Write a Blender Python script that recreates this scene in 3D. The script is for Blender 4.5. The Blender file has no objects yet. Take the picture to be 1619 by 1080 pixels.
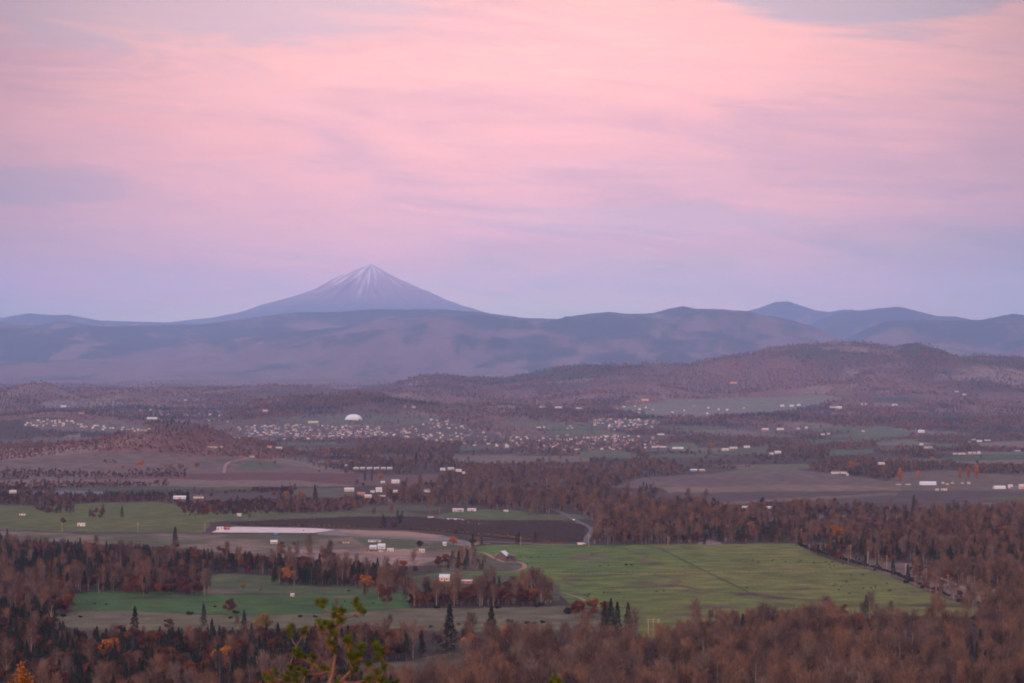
import bpy, bmesh, math, random
import numpy as np
from mathutils import Vector, Matrix
random.seed(7); rng = np.random.default_rng(7)
scene = bpy.context.scene
COL = scene.collection
F = 4010.0; CX, CY = 809.5, 540.0; HC = 200.0
PITCH = math.atan((607-540)/F); SP, CP = math.sin(PITCH), math.cos(PITCH)

# ------------------------------------------------------------------ helpers
def slope(py):                       # dz/dy of the sight line through photo row py
    c = (CY-py)/F
    return (SP+c*CP)/(CP-c*SP)
def wx(px, py, Y):
    c = (CY-py)/F
    return (px-CX)/F/(CP-c*SP)*Y
def wz(py, Y): return HC+Y*slope(py)
def project(x, y, z):
    y = np.maximum(y, 1.0)
    d = y*CP+(z-HC)*SP
    up = -y*SP+(z-HC)*CP
    return CX+F*x/d, CY-F*up/d

def _hash(ix, iy, seed):
    h = (ix*374761393+iy*668265263+seed*1442695041) & 0xffffffff
    h = ((h ^ (h >> 13))*1274126177) & 0xffffffff
    return ((h ^ (h >> 16)) & 0xffffff)/float(0xffffff)
def vnoise(x, y, seed=0):
    x = np.asarray(x, float); y = np.asarray(y, float)
    ix = np.floor(x).astype(np.int64); iy = np.floor(y).astype(np.int64)
    fx = x-ix; fy = y-iy
    fx = fx*fx*(3-2*fx); fy = fy*fy*(3-2*fy)
    a = _hash(ix, iy, seed); b = _hash(ix+1, iy, seed); c = _hash(ix, iy+1, seed); d = _hash(ix+1, iy+1, seed)
    return (a*(1-fx)+b*fx)*(1-fy)+(c*(1-fx)+d*fx)*fy
def fbm(x, y, seed=0, o=4):
    s = 0; a = .5; t = 0
    for k in range(o):
        s = s+a*vnoise(x*2**k+17.3*k, y*2**k-9.1*k, seed+k); t += a; a *= .5
    return s/t          # 0..1
def ridged(x, y, seed=0, o=4):
    s = 0; a = .5; t = 0
    for k in range(o):
        s = s+a*(1-np.abs(2*vnoise(x*2**k+3.3*k, y*2**k+7.1*k, seed+k)-1)); t += a; a *= .5
    return s/t

# ------------------------------------------------------------------ materials
def mat(name, col, rough=.9, spec=.03, metal=0, vary=None, scale=1.0, emit=None):
    m = bpy.data.materials.new(name); m.use_nodes = True
    nt = m.node_tree; b = nt.nodes['Principled BSDF']
    b.inputs['Roughness'].default_value = rough
    b.inputs['Specular IOR Level'].default_value = spec
    b.inputs['Metallic'].default_value = metal
    tc = nt.nodes.new('ShaderNodeTexCoord'); n = nt.nodes.new('ShaderNodeTexNoise')
    n.inputs['Scale'].default_value = scale; n.inputs['Detail'].default_value = 3
    nt.links.new(tc.outputs['Object'], n.inputs['Vector'])
    r = nt.nodes.new('ShaderNodeMixRGB'); r.blend_type = 'MIX'
    r.inputs[1].default_value = (*[c*.78 for c in col], 1); r.inputs[2].default_value = (*[min(1, c*1.15) for c in (vary or col)], 1)
    nt.links.new(n.outputs['Fac'], r.inputs[0]); nt.links.new(r.outputs[0], b.inputs['Base Color'])
    if emit:
        b.inputs['Emission Color'].default_value = (*emit[0], 1); b.inputs['Emission Strength'].default_value = emit[1]
    return m
def foliage(name, stops, nscale=.35, dark=.6, transl=.0):
    m = bpy.data.materials.new(name); m.use_nodes = True
    nt = m.node_tree; b = nt.nodes['Principled BSDF']
    b.inputs['Roughness'].default_value = 1; b.inputs['Specular IOR Level'].default_value = .05
    oi = nt.nodes.new('ShaderNodeObjectInfo'); cr = nt.nodes.new('ShaderNodeValToRGB')
    e = cr.color_ramp.elements
    while len(e) < len(stops): e.new(.5)
    for i, (p, c) in enumerate(stops): e[i].position = p; e[i].color = (*c, 1)
    nt.links.new(oi.outputs['Random'], cr.inputs['Fac'])
    tc = nt.nodes.new('ShaderNodeTexCoord'); n = nt.nodes.new('ShaderNodeTexNoise')
    n.inputs['Scale'].default_value = nscale; n.inputs['Detail'].default_value = 2
    nt.links.new(tc.outputs['Object'], n.inputs['Vector'])
    mr = nt.nodes.new('ShaderNodeMapRange'); mr.inputs['From Min'].default_value = .3; mr.inputs['From Max'].default_value = .7
    mr.inputs['To Min'].default_value = dark; mr.inputs['To Max'].default_value = 1.35
    nt.links.new(n.outputs['Fac'], mr.inputs['Value'])
    mx = nt.nodes.new('ShaderNodeMixRGB'); mx.blend_type = 'MULTIPLY'; mx.inputs[0].default_value = 1
    nt.links.new(cr.outputs[0], mx.inputs[1]); nt.links.new(mr.outputs[0], mx.inputs[2])
    nt.links.new(mx.outputs[0], b.inputs['Base Color'])
    return m
M = {}
M['bark_pale'] = mat('pale_bark', (.13, .09, .07), vary=(.20, .14, .11), scale=.8)
M['bark'] = mat('brown_bark', (.07, .045, .035), vary=(.11, .075, .055), scale=.8)
M['bark_pine'] = mat('pine_bark', (.11, .055, .035), vary=(.16, .08, .05), scale=4)
M['twig'] = foliage('bare_twigs', [(0, (0.029, 0.018, 0.014)), (.2, (0.063, 0.034, 0.024)), (.45, (0.097, 0.055, 0.040)), (.7, (0.130, 0.066, 0.038)), (.86, (0.063, 0.040, 0.035)), (1, (0.126, 0.084, 0.066))], .18)
M['russet'] = foliage('russet_leaves', [(0, (0.024, 0.014, 0.010)), (.25, (0.052, 0.019, 0.012)), (.5, (0.088, 0.026, 0.012)), (.75, (0.048, 0.024, 0.014)), (.93, (0.144, 0.040, 0.011)), (1, (0.048, 0.036, 0.012))], .22)
M['hill_oak'] = foliage('hill_oak_leaves', [(0, (.035, .018, .015)), (.3, (.12, .040, .026)), (.6, (.19, .054, .028)), (.85, (.09, .04, .03)), (1, (.24, .076, .024))], .22)
M['conifer'] = foliage('dark_needles', [(0, (.010, .015, .008)), (.4, (.016, .021, .010)), (.75, (.024, .023, .012)), (1, (.013, .021, .010))], .3)
M['orange'] = foliage('orange_leaves', [(0, (.20, .066, .014)), (.5, (.30, .11, .02)), (1, (.17, .055, .014))], .3, .6)
M['golden'] = foliage('golden_leaves', [(0, (.13, .08, .02)), (1, (.19, .085, .018))], .3, .6)
M['bush'] = foliage('dark_bush_leaves', [(0, (.013, .015, .009)), (.6, (.022, .020, .012)), (1, (.03, .018, .014))], .5)
M['greenleaf'] = foliage('green_leaves', [(0, (.03, .048, .014)), (1, (.04, .055, .014))], .3)
M['white'] = mat('white_paint', (.45, .40, .35), rough=.6, scale=.5)
M['cream'] = mat('cream_paint', (.36, .28, .19), rough=.7, scale=.5)
M['peach'] = mat('peach_stucco', (.45, .27, .18), rough=.8, scale=.5)
M['tanwall'] = mat('tan_siding', (.24, .16, .115), rough=.8, scale=.5)
M['redwall'] = mat('red_barn_paint', (.22, .09, .07), rough=.8, scale=.5)
M['bluewall'] = mat('blue_siding', (.09, .12, .16), rough=.7, scale=.5)
M['roof_grey'] = mat('grey_shingle', (.10, .095, .10), rough=.9, scale=.7)
M['roof_pale'] = mat('pale_metal_roof', (.26, .28, .31), rough=.45, spec=.5, scale=.3)
M['roof_brown'] = mat('brown_shingle', (.09, .06, .045), rough=.9, scale=.7)
M['roof_white'] = mat('white_metal_roof', (.27, .26, .26), rough=.5, scale=.3)
M['roof_red'] = mat('terracotta_roof', (.20, .09, .06), rough=.9, scale=.7)
M['weathered'] = mat('weathered_boards', (.06, .04, .032), vary=(.10, .07, .055), scale=1.5)
M['glass'] = mat('window_glass', (.03, .035, .045), rough=.15, spec=.6)
M['door'] = mat('door_paint', (.12, .08, .07), rough=.6)
M['pole'] = mat('pole_wood', (.26, .17, .11), vary=(.32, .22, .15), scale=2)
M['cow'] = mat('black_hide', (.02, .015, .014), rough=.8)
M['tyre'] = mat('tyre_rubber', (.02, .02, .02), rough=.8)
M['carred'] = mat('dark_car_paint', (.10, .10, .12), rough=.3, spec=.5)
M['lamp'] = mat('headlight_glow', (.9, .8, .4), emit=((1, .75, .3), 9))
M['asphalt'] = mat('asphalt', (.05, .047, .05), vary=(.07, .066, .07), scale=.05)
M['dirt'] = mat('dirt_track', (.12, .078, .06), vary=(.16, .105, .08), scale=.05)
M['palegravel'] = mat('pale_gravel', (.20, .17, .165), vary=(.34, .30, .29), scale=.06)
M['vine'] = mat('dark_vine_rows', (.036, .023, .018), vary=(.060, .036, .027), scale=.25)
M['fabric'] = mat('dome_fabric', (.36, .38, .41), rough=.6, scale=.05)
M['blue'] = mat('blue_tarp', (.06, .16, .42), rough=.5)
M['redpaint'] = mat('red_paint', (.32, .10, .07), rough=.5)
M['needle'] = foliage('pine_needles', [(0, (.050, .064, .008)), (1, (.078, .088, .010))], 2.5, .6)
M['ditch'] = mat('dark_ditch_grass', (.026, .036, .012), vary=(.036, .044, .016), scale=.05)
M['mud'] = mat('muddy_creek_bed', (.048, .034, .018), vary=(.06, .044, .022), scale=.05)
M['deadneedle'] = foliage('dead_pine_needles', [(0, (.13, .05, .015)), (1, (.15, .065, .018))], 2.5, .7)

# ------------------------------------------------------------------ object helpers
def tag(o, label=None, cat=None, group=None, kind=None):
    if label: o['label'] = label
    if cat: o['category'] = cat
    if group: o['group'] = group
    if kind: o['kind'] = kind
    return o
def mesh(name, V, Fc, mats, mi=None, smooth=False):
    me = bpy.data.meshes.new(name)
    V = np.asarray(V, dtype=np.float32).reshape(-1, 3)
    if isinstance(Fc, np.ndarray):
        n, k = Fc.shape
        me.vertices.add(len(V)); me.vertices.foreach_set('co', V.ravel())
        me.loops.add(n*k); me.loops.foreach_set('vertex_index', Fc.astype(np.int32).ravel())
        me.polygons.add(n); me.polygons.foreach_set('loop_start', np.arange(0, n*k, k, dtype=np.int32))
        me.update(calc_edges=True)
    else:
        me.from_pydata([tuple(v) for v in V], [], Fc)
    for m in mats: me.materials.append(m)
    if mi is not None: me.polygons.foreach_set('material_index', np.asarray(mi, dtype=np.int32))
    if smooth: me.polygons.foreach_set('use_smooth', np.ones(len(me.polygons), dtype=bool))
    me.update(); return me
def link(name, me, parent=None, loc=(0, 0, 0), rz=0, scale=1):
    o = bpy.data.objects.new(name, me); COL.objects.link(o)
    o.location = loc; o.rotation_euler = (0, 0, rz); o.scale = (scale,)*3 if not hasattr(scale, '__len__') else scale
    if parent: o.parent = parent
    return o
class MB:
    def __init__(s): s.V = []; s.F = []; s.mi = []
    def add(s, vs, fs, m=0):
        b = len(s.V); s.V += [tuple(v) for v in vs]; s.F += [[i+b for i in f] for f in fs]; s.mi += [m]*len(fs)
    def box(s, c, d, m=0):
        x, y, z = c; a, b, h = d[0]/2, d[1]/2, d[2]/2
        vs = [(x+i*a, y+j*b, z+k*h) for k in (-1, 1) for j in (-1, 1) for i in (-1, 1)]
        s.add(vs, [(0, 2, 3, 1), (4, 5, 7, 6), (0, 1, 5, 4), (2, 6, 7, 3), (0, 4, 6, 2), (1, 3, 7, 5)], m)
    def tube(s, pts, rad, n=6, m=0, cap=True):
        pts = [Vector(p) for p in pts]; rings = []
        for i, p in enumerate(pts):
            d = (pts[min(i+1, len(pts)-1)]-pts[max(i-1, 0)]).normalized()
            a = d.orthogonal().normalized(); b = d.cross(a); r = rad[i]
            rings.append([p+(a*math.cos(2*math.pi*k/n)+b*math.sin(2*math.pi*k/n))*r for k in range(n)])
        vs = [v for r in rings for v in r]; fs = []
        for i in range(len(pts)-1):
            for k in range(n): fs.append((i*n+k, i*n+(k+1) % n, (i+1)*n+(k+1) % n, (i+1)*n+k))
        if cap: fs += [tuple(range(n))[::-1], tuple(range((len(pts)-1)*n, len(pts)*n))]
        s.add(vs, fs, m)
    def mesh(s, name, mats, smooth=False): return mesh(name, s.V, s.F, mats, s.mi, smooth)

# ------------------------------------------------------------------ terrain
_tab = [(-3000, 199), (-1000, 199), (-60, 198.6), (4, 198.2), (12, 195), (60, 185), (100, 178.5), (200, 160), (600, 98), (1000, 44), (1350, 10), (1600, 0), (9300, 0),
        (11000, wz(664, 11000)), (12500, wz(650, 12500)), (14000, wz(641, 14000)), (16000, wz(631, 16000)), (20000, wz(611, 20000)), (27000, wz(598, 27000)), (34000, wz(585, 34000)), (44000, 420), (90000, 420)]
_ty = np.array([t[0] for t in _tab], float); _tz = np.array([t[1] for t in _tab], float)
def base(Y): return np.interp(Y, _ty, _tz)
RIDGES = [   # distance, front width, back width, noise, crest in photo pixels
 (40000, 8000, 5000, .5, [(-600, 520), (-200, 508), (0, 503), (20, 500), (50, 495), (75, 498), (110, 498), (160, 507), (200, 508), (280, 510), (330, 511), (420, 507), (600, 520), (1200, 540)]),
 (28000, 9500, 4000, 1., [(-900, 520), (-300, 515), (-60, 506), (0, 508), (30, 512), (60, 514), (95, 508), (130, 512), (160, 517), (250, 515), (320, 512), (380, 504), (430, 498), (470, 494), (540, 493), (590, 489), (640, 489), (700, 489), (760, 494), (820, 502), (870, 507), (920, 518), (1000, 540), (1100, 562), (1200, 585), (1300, 600), (2500, 600)]),
 (26500, 8000, 3000, 1., [(700, 600), (780, 540), (815, 504), (850, 503), (880, 504), (920, 497), (945, 494), (965, 493), (990, 496), (1030, 495), (1060, 487), (1078, 484), (1100, 488), (1140, 489), (1180, 492), (1210, 500), (1240, 515), (1265, 530), (1290, 545), (1330, 560), (1400, 590), (2500, 600)]),
 (37000, 7000, 3000, .6, [(1000, 540), (1100, 515), (1180, 492), (1205, 485), (1225, 477), (1245, 476), (1260, 481), (1290, 491), (1310, 493), (1335, 489), (1350, 490), (1400, 500), (1500, 510), (2500, 510)]),
 (31000, 6500, 3000, .8, [(1150, 570), (1240, 532), (1270, 518), (1300, 503), (1330, 493), (1370, 490), (1400, 486), (1420, 485), (1450, 492), (1480, 499), (1510, 500), (1535, 505), (1600, 512), (1800, 505), (2500, 510)]),
 (25500, 7500, 3000, 1., [(1250, 600), (1320, 545), (1370, 520), (1400, 508), (1440, 506), (1500, 507), (1550, 506), (1580, 500), (1600, 496), (1619, 499), (1700, 505), (2500, 520)]),
 (20500, 3500, 2500, .8, [(1400, 620), (1500, 585), (1560, 570), (1590, 559), (1619, 548), (1700, 535), (2000, 520), (2500, 530)]),
 (17000, 4300, 2500, 1., [(400, 640), (540, 620), (600, 611), (640, 603), (665, 593), (700, 592), (740, 598), (800, 600), (840, 592), (880, 584), (920, 580), (960, 577), (1000, 574), (1040, 571), (1090, 572), (1130, 565), (1180, 558), (1220, 550), (1260, 546), (1290, 543), (1310, 540), (1350, 542), (1380, 546), (1410, 551), (1430, 543), (1450, 543), (1480, 553), (1500, 563), (1560, 566), (1619, 571), (1700, 576), (1900, 590), (2500, 600)]),
 (20500, 2600, 2500, .9, [(-700, 590), (-100, 586), (0, 580), (90, 590), (200, 578), (330, 592), (450, 581), (560, 594), (650, 584), (760, 597), (900, 588), (1000, 600), (1200, 620)]),
 (15600, 1300, 1500, .9, [(-300, 622), (100, 625), (250, 616), (330, 621), (430, 614), (540, 622), (620, 626), (700, 634)]),
 (14300, 1500, 1200, .6, [(-700, 600), (-150, 612), (0, 619), (20, 617), (40, 611), (60, 607), (75, 609), (95, 617), (120, 630), (150, 639), (220, 650)]),
 (11600, 1500, 1200, .7, [(330, 672), (380, 648), (400, 640), (440, 633), (500, 628), (560, 625), (600, 625), (630, 631), (700, 638), (760, 640), (800, 637), (840, 641), (900, 650), (960, 664), (1000, 680)]),
 (9700, 1100, 900, .6, [(-700, 640), (-100, 658), (0, 656), (50, 652), (100, 651), (160, 656), (220, 664), (260, 672), (300, 684), (350, 700)]),
 (6700, 1000, 700, .6, [(-700, 690), (-100, 712), (0, 710), (60, 708), (120, 702), (170, 694), (200, 683), (240, 672), (270, 668), (300, 672), (340, 681), (380, 694), (420, 704), (460, 715), (500, 725), (560, 740)]),
 (10900, 900, 700, .5, [(1060, 680), (1100, 668), (1150, 658), (1200, 655), (1260, 658), (1330, 666), (1400, 680)]),
]
RIDGES = [(min(a*1.42, 51500), b*1.5, c*1.4, d, e) if a > 18000 else (a, b, c, d, e) for a, b, c, d, e in RIDGES]
_R = []
for (Yr, wf, wb, na, pts) in RIDGES:
    xs = np.array([wx(p[0], p[1], Yr) for p in pts]); zs = np.array([wz(p[1], Yr) for p in pts])
    _R.append((Yr, wf, wb, na, xs, zs))
def bumps(x, y):
    """height added by every ridge and how mountainous the spot is"""
    b = base(y); best = np.zeros_like(b)
    for i, (Yr, wf, wb, na, xs, zs) in enumerate(_R):
        wob = (fbm(x/(wf*.35), y/(wf*.35), 50+i, 2)-.5)*wf*.0
        crest = np.interp(x, xs, zs, left=zs[0], right=zs[-1])-np.interp(Yr, _ty, _tz)
        if zs[0] < 330 and Yr < 18000:
            crest = np.where((x < xs[0]-500) & (xs[0] > -2500), 0, crest)
            crest = np.where(x > xs[-1]+500, 0, crest) if Yr < 15000 else crest
        crest = np.maximum(crest, 0)
        t = np.where(y < Yr, (Yr-y)/wf, (y-Yr)/wb); t = np.clip(t, 0, 1)
        s = (1-t)**1.35*(1+.25*t*(1-t))
        s = np.where(t < .08, 1-(1-.92)*0-s*0-(1-((1-.08)**1.35))*(t/.08)**1.6, s)
        rn = ridged(x/(wf*.28)+i*3, y/(wf*.45), 20+i, 4)
        m = 4*s*(1-s)
        hgt = crest*(s+na*m*(rn-.62)*(.8 if Yr > 18000 else .6))
        best = np.maximum(best, hgt)
    return best
def height(x, y):
    x = np.asarray(x, float); y = np.asarray(y, float)
    b = base(y); r = bumps(x, y)
    far = np.clip((y-9500)/6000, 0, 1)
    n = (fbm(x/1400, y/2200, 3, 4)-.5)*95*far*np.clip((56000-y)/12000, 0, 1)*np.clip(1-r/500, .15, 1)
    n = n+(fbm(x/380, y/520, 6, 3)-.5)*34*np.clip(r/60, 0, 1)*np.clip((18500-y)/1500, 0, 1)*np.clip((y-8500)/1500, 0, 1)
    n = n+(fbm(x/260, y/330, 8, 3)-.5)*14*np.clip(r/40, 0, 1)*(y < 8000)
    near = np.clip((1500-y)/1200, 0, 1)*np.clip((y-5)/60, 0, 1)
    n = n+(fbm(x/60, y/60, 5, 4)-.5)*7*near
    return b+r+n
def hz(x, y): return float(height(np.array([x]), np.array([y]))[0])

def ground(px, py, y0=1400, y1=20000):
    """first ground point on the sight line through photo pixel (px, py)"""
    k = slope(py); Ys = np.exp(np.linspace(math.log(y0), math.log(y1), 900))
    xs = (px-CX)/F/(CP-(CY-py)/F*SP)*Ys
    d = HC+k*Ys-height(xs, Ys)
    i = np.argmax(d < 0)
    if d[i] >= 0: i = int(np.argmin(d)); return xs[i], Ys[i], hz(xs[i], Ys[i])
    j = max(i-1, 0); t = d[j]/(d[j]-d[i]) if i > j else 0
    Y = Ys[j]+(Ys[i]-Ys[j])*t; X = xs[j]+(xs[i]-xs[j])*t
    return X, Y, hz(X, Y)

# land cover: name, colour, tree density, outline in photo pixels (taken down to the ground below)
GREEN = (.135, .255, .036); OLIVE = (.225, .25, .042); DGREEN = (.075, .18, .035); TAN = (.36, .26, .19); MAUVE = (.25, .155, .125)
COVER = [
 ('apron', (.25, .165, .135), .0, [(0, 742), (40, 725), (120, 716), (200, 712), (300, 722), (370, 722), (420, 728), (500, 742), (440, 756), (200, 752), (0, 758)]),
 ('vineyard_red', (.22, .085, .075), .0, [(190, 751), (370, 747), (520, 748), (700, 752), (690, 764), (500, 766), (300, 766), (110, 764), (110, 757)]),
 ('strip', (.30, .20, .165), .0, [(0, 764), (60, 757), (300, 758), (470, 760), (580, 768), (400, 770), (100, 768), (0, 770)]),
 ('strip', (.12, .14, .06), .0, [(70, 771), (400, 769), (400, 774), (100, 776)]),
 ('bluegrey', (.25, .24, .30), .0, [(24, 778), (100, 775), (176, 777), (160, 784), (40, 783)]),
 ('pasture', (.17, .20, .045), .0, [(0, 797), (70, 800), (150, 795), (250, 794), (300, 801), (330, 809), (420, 806), (450, 815), (340, 825), (322, 843), (100, 840), (0, 834)]),
 ('pasture', (.15, .17, .065), .0, [(300, 817), (440, 812), (480, 812), (560, 808), (640, 810), (700, 816), (900, 812), (945, 820), (800, 824), (700, 818), (500, 820), (400, 824)]),
 ('bright', (.14, .21, .06), .0, [(690, 815), (735, 806), (800, 805), (835, 811), (800, 818), (740, 818)]),
 ('dry', (.32, .235, .165), .0, [(0, 836), (130, 843), (320, 844), (520, 846), (600, 850), (700, 856), (760, 868), (760, 880), (700, 893), (600, 897), (540, 893), (440, 882), (300, 868), (120, 858), (0, 848)]),
 ('dusty', (.46, .31, .26), .0, [(450, 868), (560, 870), (660, 874), (700, 884), (660, 893), (560, 893), (470, 884)]),
 ('yard', (.14, .16, .06), .0, [(555, 850), (640, 850), (690, 862), (640, 868), (580, 862)]),
 ('gravel', (.33, .27, .27), .0, [(500, 835), (600, 839), (700, 846), (750, 858), (745, 866), (700, 856), (600, 850), (500, 845)]),
 ('orchard', (.12, .08, .065), .0, [(352, 829), (420, 823), (560, 816), (660, 817), (760, 824), (880, 822), (925, 832), (925, 860), (830, 858), (760, 850), (700, 842), (600, 836), (500, 834), (380, 831)]),
 ('gravelpad', (.48, .42, .44), .0, [(690, 818), (720, 820), (780, 828), (760, 831), (710, 827)]),
 ('rise', (.16, .14, .08), .0, [(700, 893), (760, 878), (800, 884), (828, 892), (820, 904), (700, 908)]),
 ('pasture', GREEN, .0, [(738, 868), (770, 861), (900, 860), (930, 863), (1010, 864), (1010, 890), (960, 905), (830, 912), (700, 918), (640, 914), (700, 905), (820, 903), (832, 892), (800, 880), (760, 877)]),
 ('pasture', OLIVE, .0, [(930, 862), (1000, 861), (1250, 859), (1290, 878), (1330, 890), (1400, 908), (1450, 928), (1500, 948), (1552, 963), (1530, 976), (1420, 972), (1300, 970), (1180, 974), (1080, 988), (1035, 1012), (1000, 1015), (960, 968), (900, 955), (860, 925), (850, 912), (900, 905), (960, 900)]),
 ('verge', (.24, .17, .135), .16, [(1255, 856), (1300, 858), (1340, 880), (1400, 888), (1535, 898), (1538, 906), (1440, 914), (1500, 922), (1580, 934), (1609, 944), (1609, 962), (1560, 960), (1500, 946), (1420, 914), (1330, 886)]),
 ('rise', (.13, .14, .07), .03, [(640, 912), (720, 908), (830, 910), (880, 925), (880, 950), (760, 948), (640, 952)]),
 ('lowgreen', DGREEN, .0, [(110, 940), (150, 934), (330, 938), (430, 940), (540, 936), (640, 938), (650, 962), (560, 966), (400, 975), (330, 970), (230, 970), (110, 964)]),
 ('lowgreen', (.12, .16, .06), .0, [(310, 912), (360, 906), (450, 912), (470, 925), (620, 926), (640, 936), (430, 938), (310, 938)]),
 ('lowtan', (.20, .185, .095), .0, [(70, 978), (120, 964), (240, 968), (400, 974), (540, 968), (640, 962), (720, 962), (900, 958), (940, 970), (1010, 990), (1010, 1006), (900, 996), (760, 1000), (660, 996), (560, 990), (300, 998), (120, 996)]),
 ('lowtan', (.16, .14, .085), .05, [(560, 1048), (640, 1046), (700, 1034), (760, 1030), (740, 1044), (660, 1068), (580, 1072)]),
 ('clearing', (.36, .24, .19), .1, [(1108, 857), (1122, 853), (1140, 857), (1146, 862), (1100, 862)]),
 ('plow', (.235, .155, .14), .0, [(1010, 756), (1100, 750), (1240, 742), (1310, 748), (1400, 760), (1420, 770), (1050, 772), (960, 770)]),
 ('strip', (.32, .22, .145), .0, [(1050, 771), (1300, 766), (1420, 770), (1430, 776), (1300, 777), (1060, 779)]),
 ('plow', (.155, .105, .10), .0, [(1040, 779), (1300, 776), (1480, 775), (1619, 780), (1619, 797), (1440, 795), (1300, 792), (1150, 796), (1040, 788)]),
 ('strip', (.28, .2, .13), .0, [(1140, 795), (1250, 787), (1420, 779), (1420, 782), (1260, 791), (1150, 798)]),
 ('olive', (.20, .20, .09), .0, [(1130, 748), (1200, 738), (1270, 733), (1275, 741), (1160, 749)]),
 ('olive', (.15, .17, .075), .0, [(1550, 789), (1600, 784), (1640, 788), (1640, 794)]),
 ('slope', (.23, .16, .12), .0, [(1390, 768), (1430, 748), (1490, 743), (1560, 750), (1619, 752), (1619, 778), (1480, 776)]),
 ('green', (.12, .17, .07), .0, [(1485, 724), (1540, 719), (1610, 719), (1619, 722), (1560, 727), (1490, 727)]),
 ('tanr', (.32, .21, .17), .0, [(1520, 703), (1600, 698), (1660, 697), (1660, 710), (1560, 707)]),
 ('tanr', (.28, .20, .16), .0, [(1500, 730), (1600, 727), (1660, 725), (1660, 734), (1520, 734)]),
 ('olive', (.27, .24, .13), .0, [(1385, 700), (1440, 697), (1480, 701), (1440, 705), (1385, 704)]),
 ('green', (.17, .2, .1), .0, [(1345, 677), (1400, 675), (1440, 682), (1440, 690), (1370, 694), (1300, 692), (1350, 686)]),
 ('green', (.16, .2, .1), .0, [(1310, 712), (1380, 711), (1380, 717), (1310, 720)]),
 ('green', (.13, .18, .08), .0, [(1470, 702), (1520, 704), (1500, 708), (1470, 706)]),
 ('farfield', (.27, .26, .17), .0, [(1020, 640), (1060, 632), (1130, 631), (1200, 630), (1300, 624), (1330, 630), (1300, 640), (1240, 652), (1110, 662), (1050, 660), (990, 652), (960, 645)]),
 ('farfield', (.33, .24, .22), .0, [(1040, 650), (1190, 648), (1200, 656), (1060, 660)]),
 ('fardark', (.07, .11, .08), .0, [(1375, 629), (1450, 628), (1450, 635), (1390, 635)]),
 ('farred', (.27, .12, .11), .0, [(1530, 622), (1590, 620), (1620, 628), (1560, 632)]),
 ('fartan', (.33, .24, .21), .1, [(60, 640), (90, 632), (130, 636), (190, 636), (200, 644), (80, 646)]),
 ('domefield', (.20, .18, .12), .15, [(430, 663), (500, 658), (560, 652), (620, 655), (700, 660), (690, 668), (600, 672), (440, 672)]),
 ('green', (.13, .2, .09), .05, [(586, 684), (620, 682), (640, 686), (590, 690)]),
 ('green', (.13, .2, .09), .05, [(665, 688), (720, 686), (740, 692), (690, 700), (665, 694)]),
 ('green', (.13, .19, .09), .05, [(730, 704), (800, 702), (810, 708), (730, 712)]),
 ('midfield', (.27, .2, .15), .0, [(715, 723), (780, 720), (860, 721), (930, 720), (930, 730), (780, 733), (730, 730)]),
 ('midfield', (.17, .19, .09), .0, [(900, 716), (960, 712), (1010, 717), (1000, 724), (920, 724)]),
 ('midfield', (.20, .21, .11), .0, [(1010, 706), (1100, 703), (1110, 712), (1020, 714)]),
 ('midfield', (.15, .17, .08), .0, [(1140, 714), (1210, 706), (1210, 716), (1150, 720)]),
 ('midfield', (.16, .17, .09), .1, [(400, 728), (430, 730), (450, 740), (400, 745), (380, 738)]),
 ('midfield', (.15, .15, .08), .2, [(580, 800), (640, 798), (720, 802), (680, 808), (560, 808)]),
 ('midfield', (.16, .15, .09), .0, [(470, 772), (560, 770), (560, 784), (500, 788), (460, 780)]),
 ('plow', (.22, .12, .11), .0, [(560, 751), (700, 750), (650, 768), (570, 767)]),
 ('town', (.20, .13, .11), .72, [(370, 672), (440, 668), (590, 676), (600, 694), (400, 698), (370, 690)]),
 ('town', (.20, .13, .11), .75, [(590, 676), (700, 668), (800, 690), (1060, 690), (1060, 712), (800, 712), (700, 704), (600, 692)]),
 ('town', (.18, .15, .12), .25, [(930, 662), (1040, 664), (1040, 678), (930, 678)]),
 ('town', (.25, .18, .15), .06, [(36, 662), (120, 664), (240, 674), (240, 686), (120, 682), (36, 674)]),
 ('scar', (.40, .27, .22), .0, [(98, 689), (125, 686), (125, 690), (104, 692)]),
 ('hillfield', (.26, .20, .17), .0, [(150, 662), (185, 664), (200, 672), (170, 672)]),
]
DAMP = [   # darker, muddy or dry patches inside the pastures, px py rx ry colour
 (1155, 939, 70, 4, (.16, .11, .07)), (1230, 945, 60, 5, (.17, .115, .08)), (1040, 925, 70, 2.5, (.19, .14, .08)), (1010, 914, 40, 2, (.15, .12, .07)),
 (1120, 960, 60, 3, (.17, .12, .08)), (1440, 940, 22, 6, (.21, .14, .09)), (1260, 930, 18, 3, (.17, .12, .08)), (1110, 934, 40, 2.5, (.15, .11, .07)),
 (905, 916, 18, 4, (.19, .14, .09)), (1040, 892, 22, 2, (.13, .12, .07)), (1020, 884, 6, 5, (.25, .18, .1)), (1490, 957, 60, 3, (.12, .10, .06)),
 (1360, 958, 90, 2, (.12, .12, .06)), (1110, 973, 70, 4, (.19, .15, .09)), (925, 882, 40, 8, (.20, .20, .08)), (1165, 886, 16, 1.5, (.08, .09, .05)),
 (960, 905, 60, 2, (.13, .13, .06)), (690, 975, 60, 4, (.25, .2, .15)), (860, 975, 50, 3, (.25, .2, .13)), (560, 943, 50, 1.6, (.32, .18, .13)), (430, 940, 60, 2, (.12, .09, .06)),
 (240, 946, 60, 1.6, (.06, .06, .04)), (180, 977, 60, 3, (.24, .18, .15)), (350, 934, 40, 4, (.26, .2, .13)),
]
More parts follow.
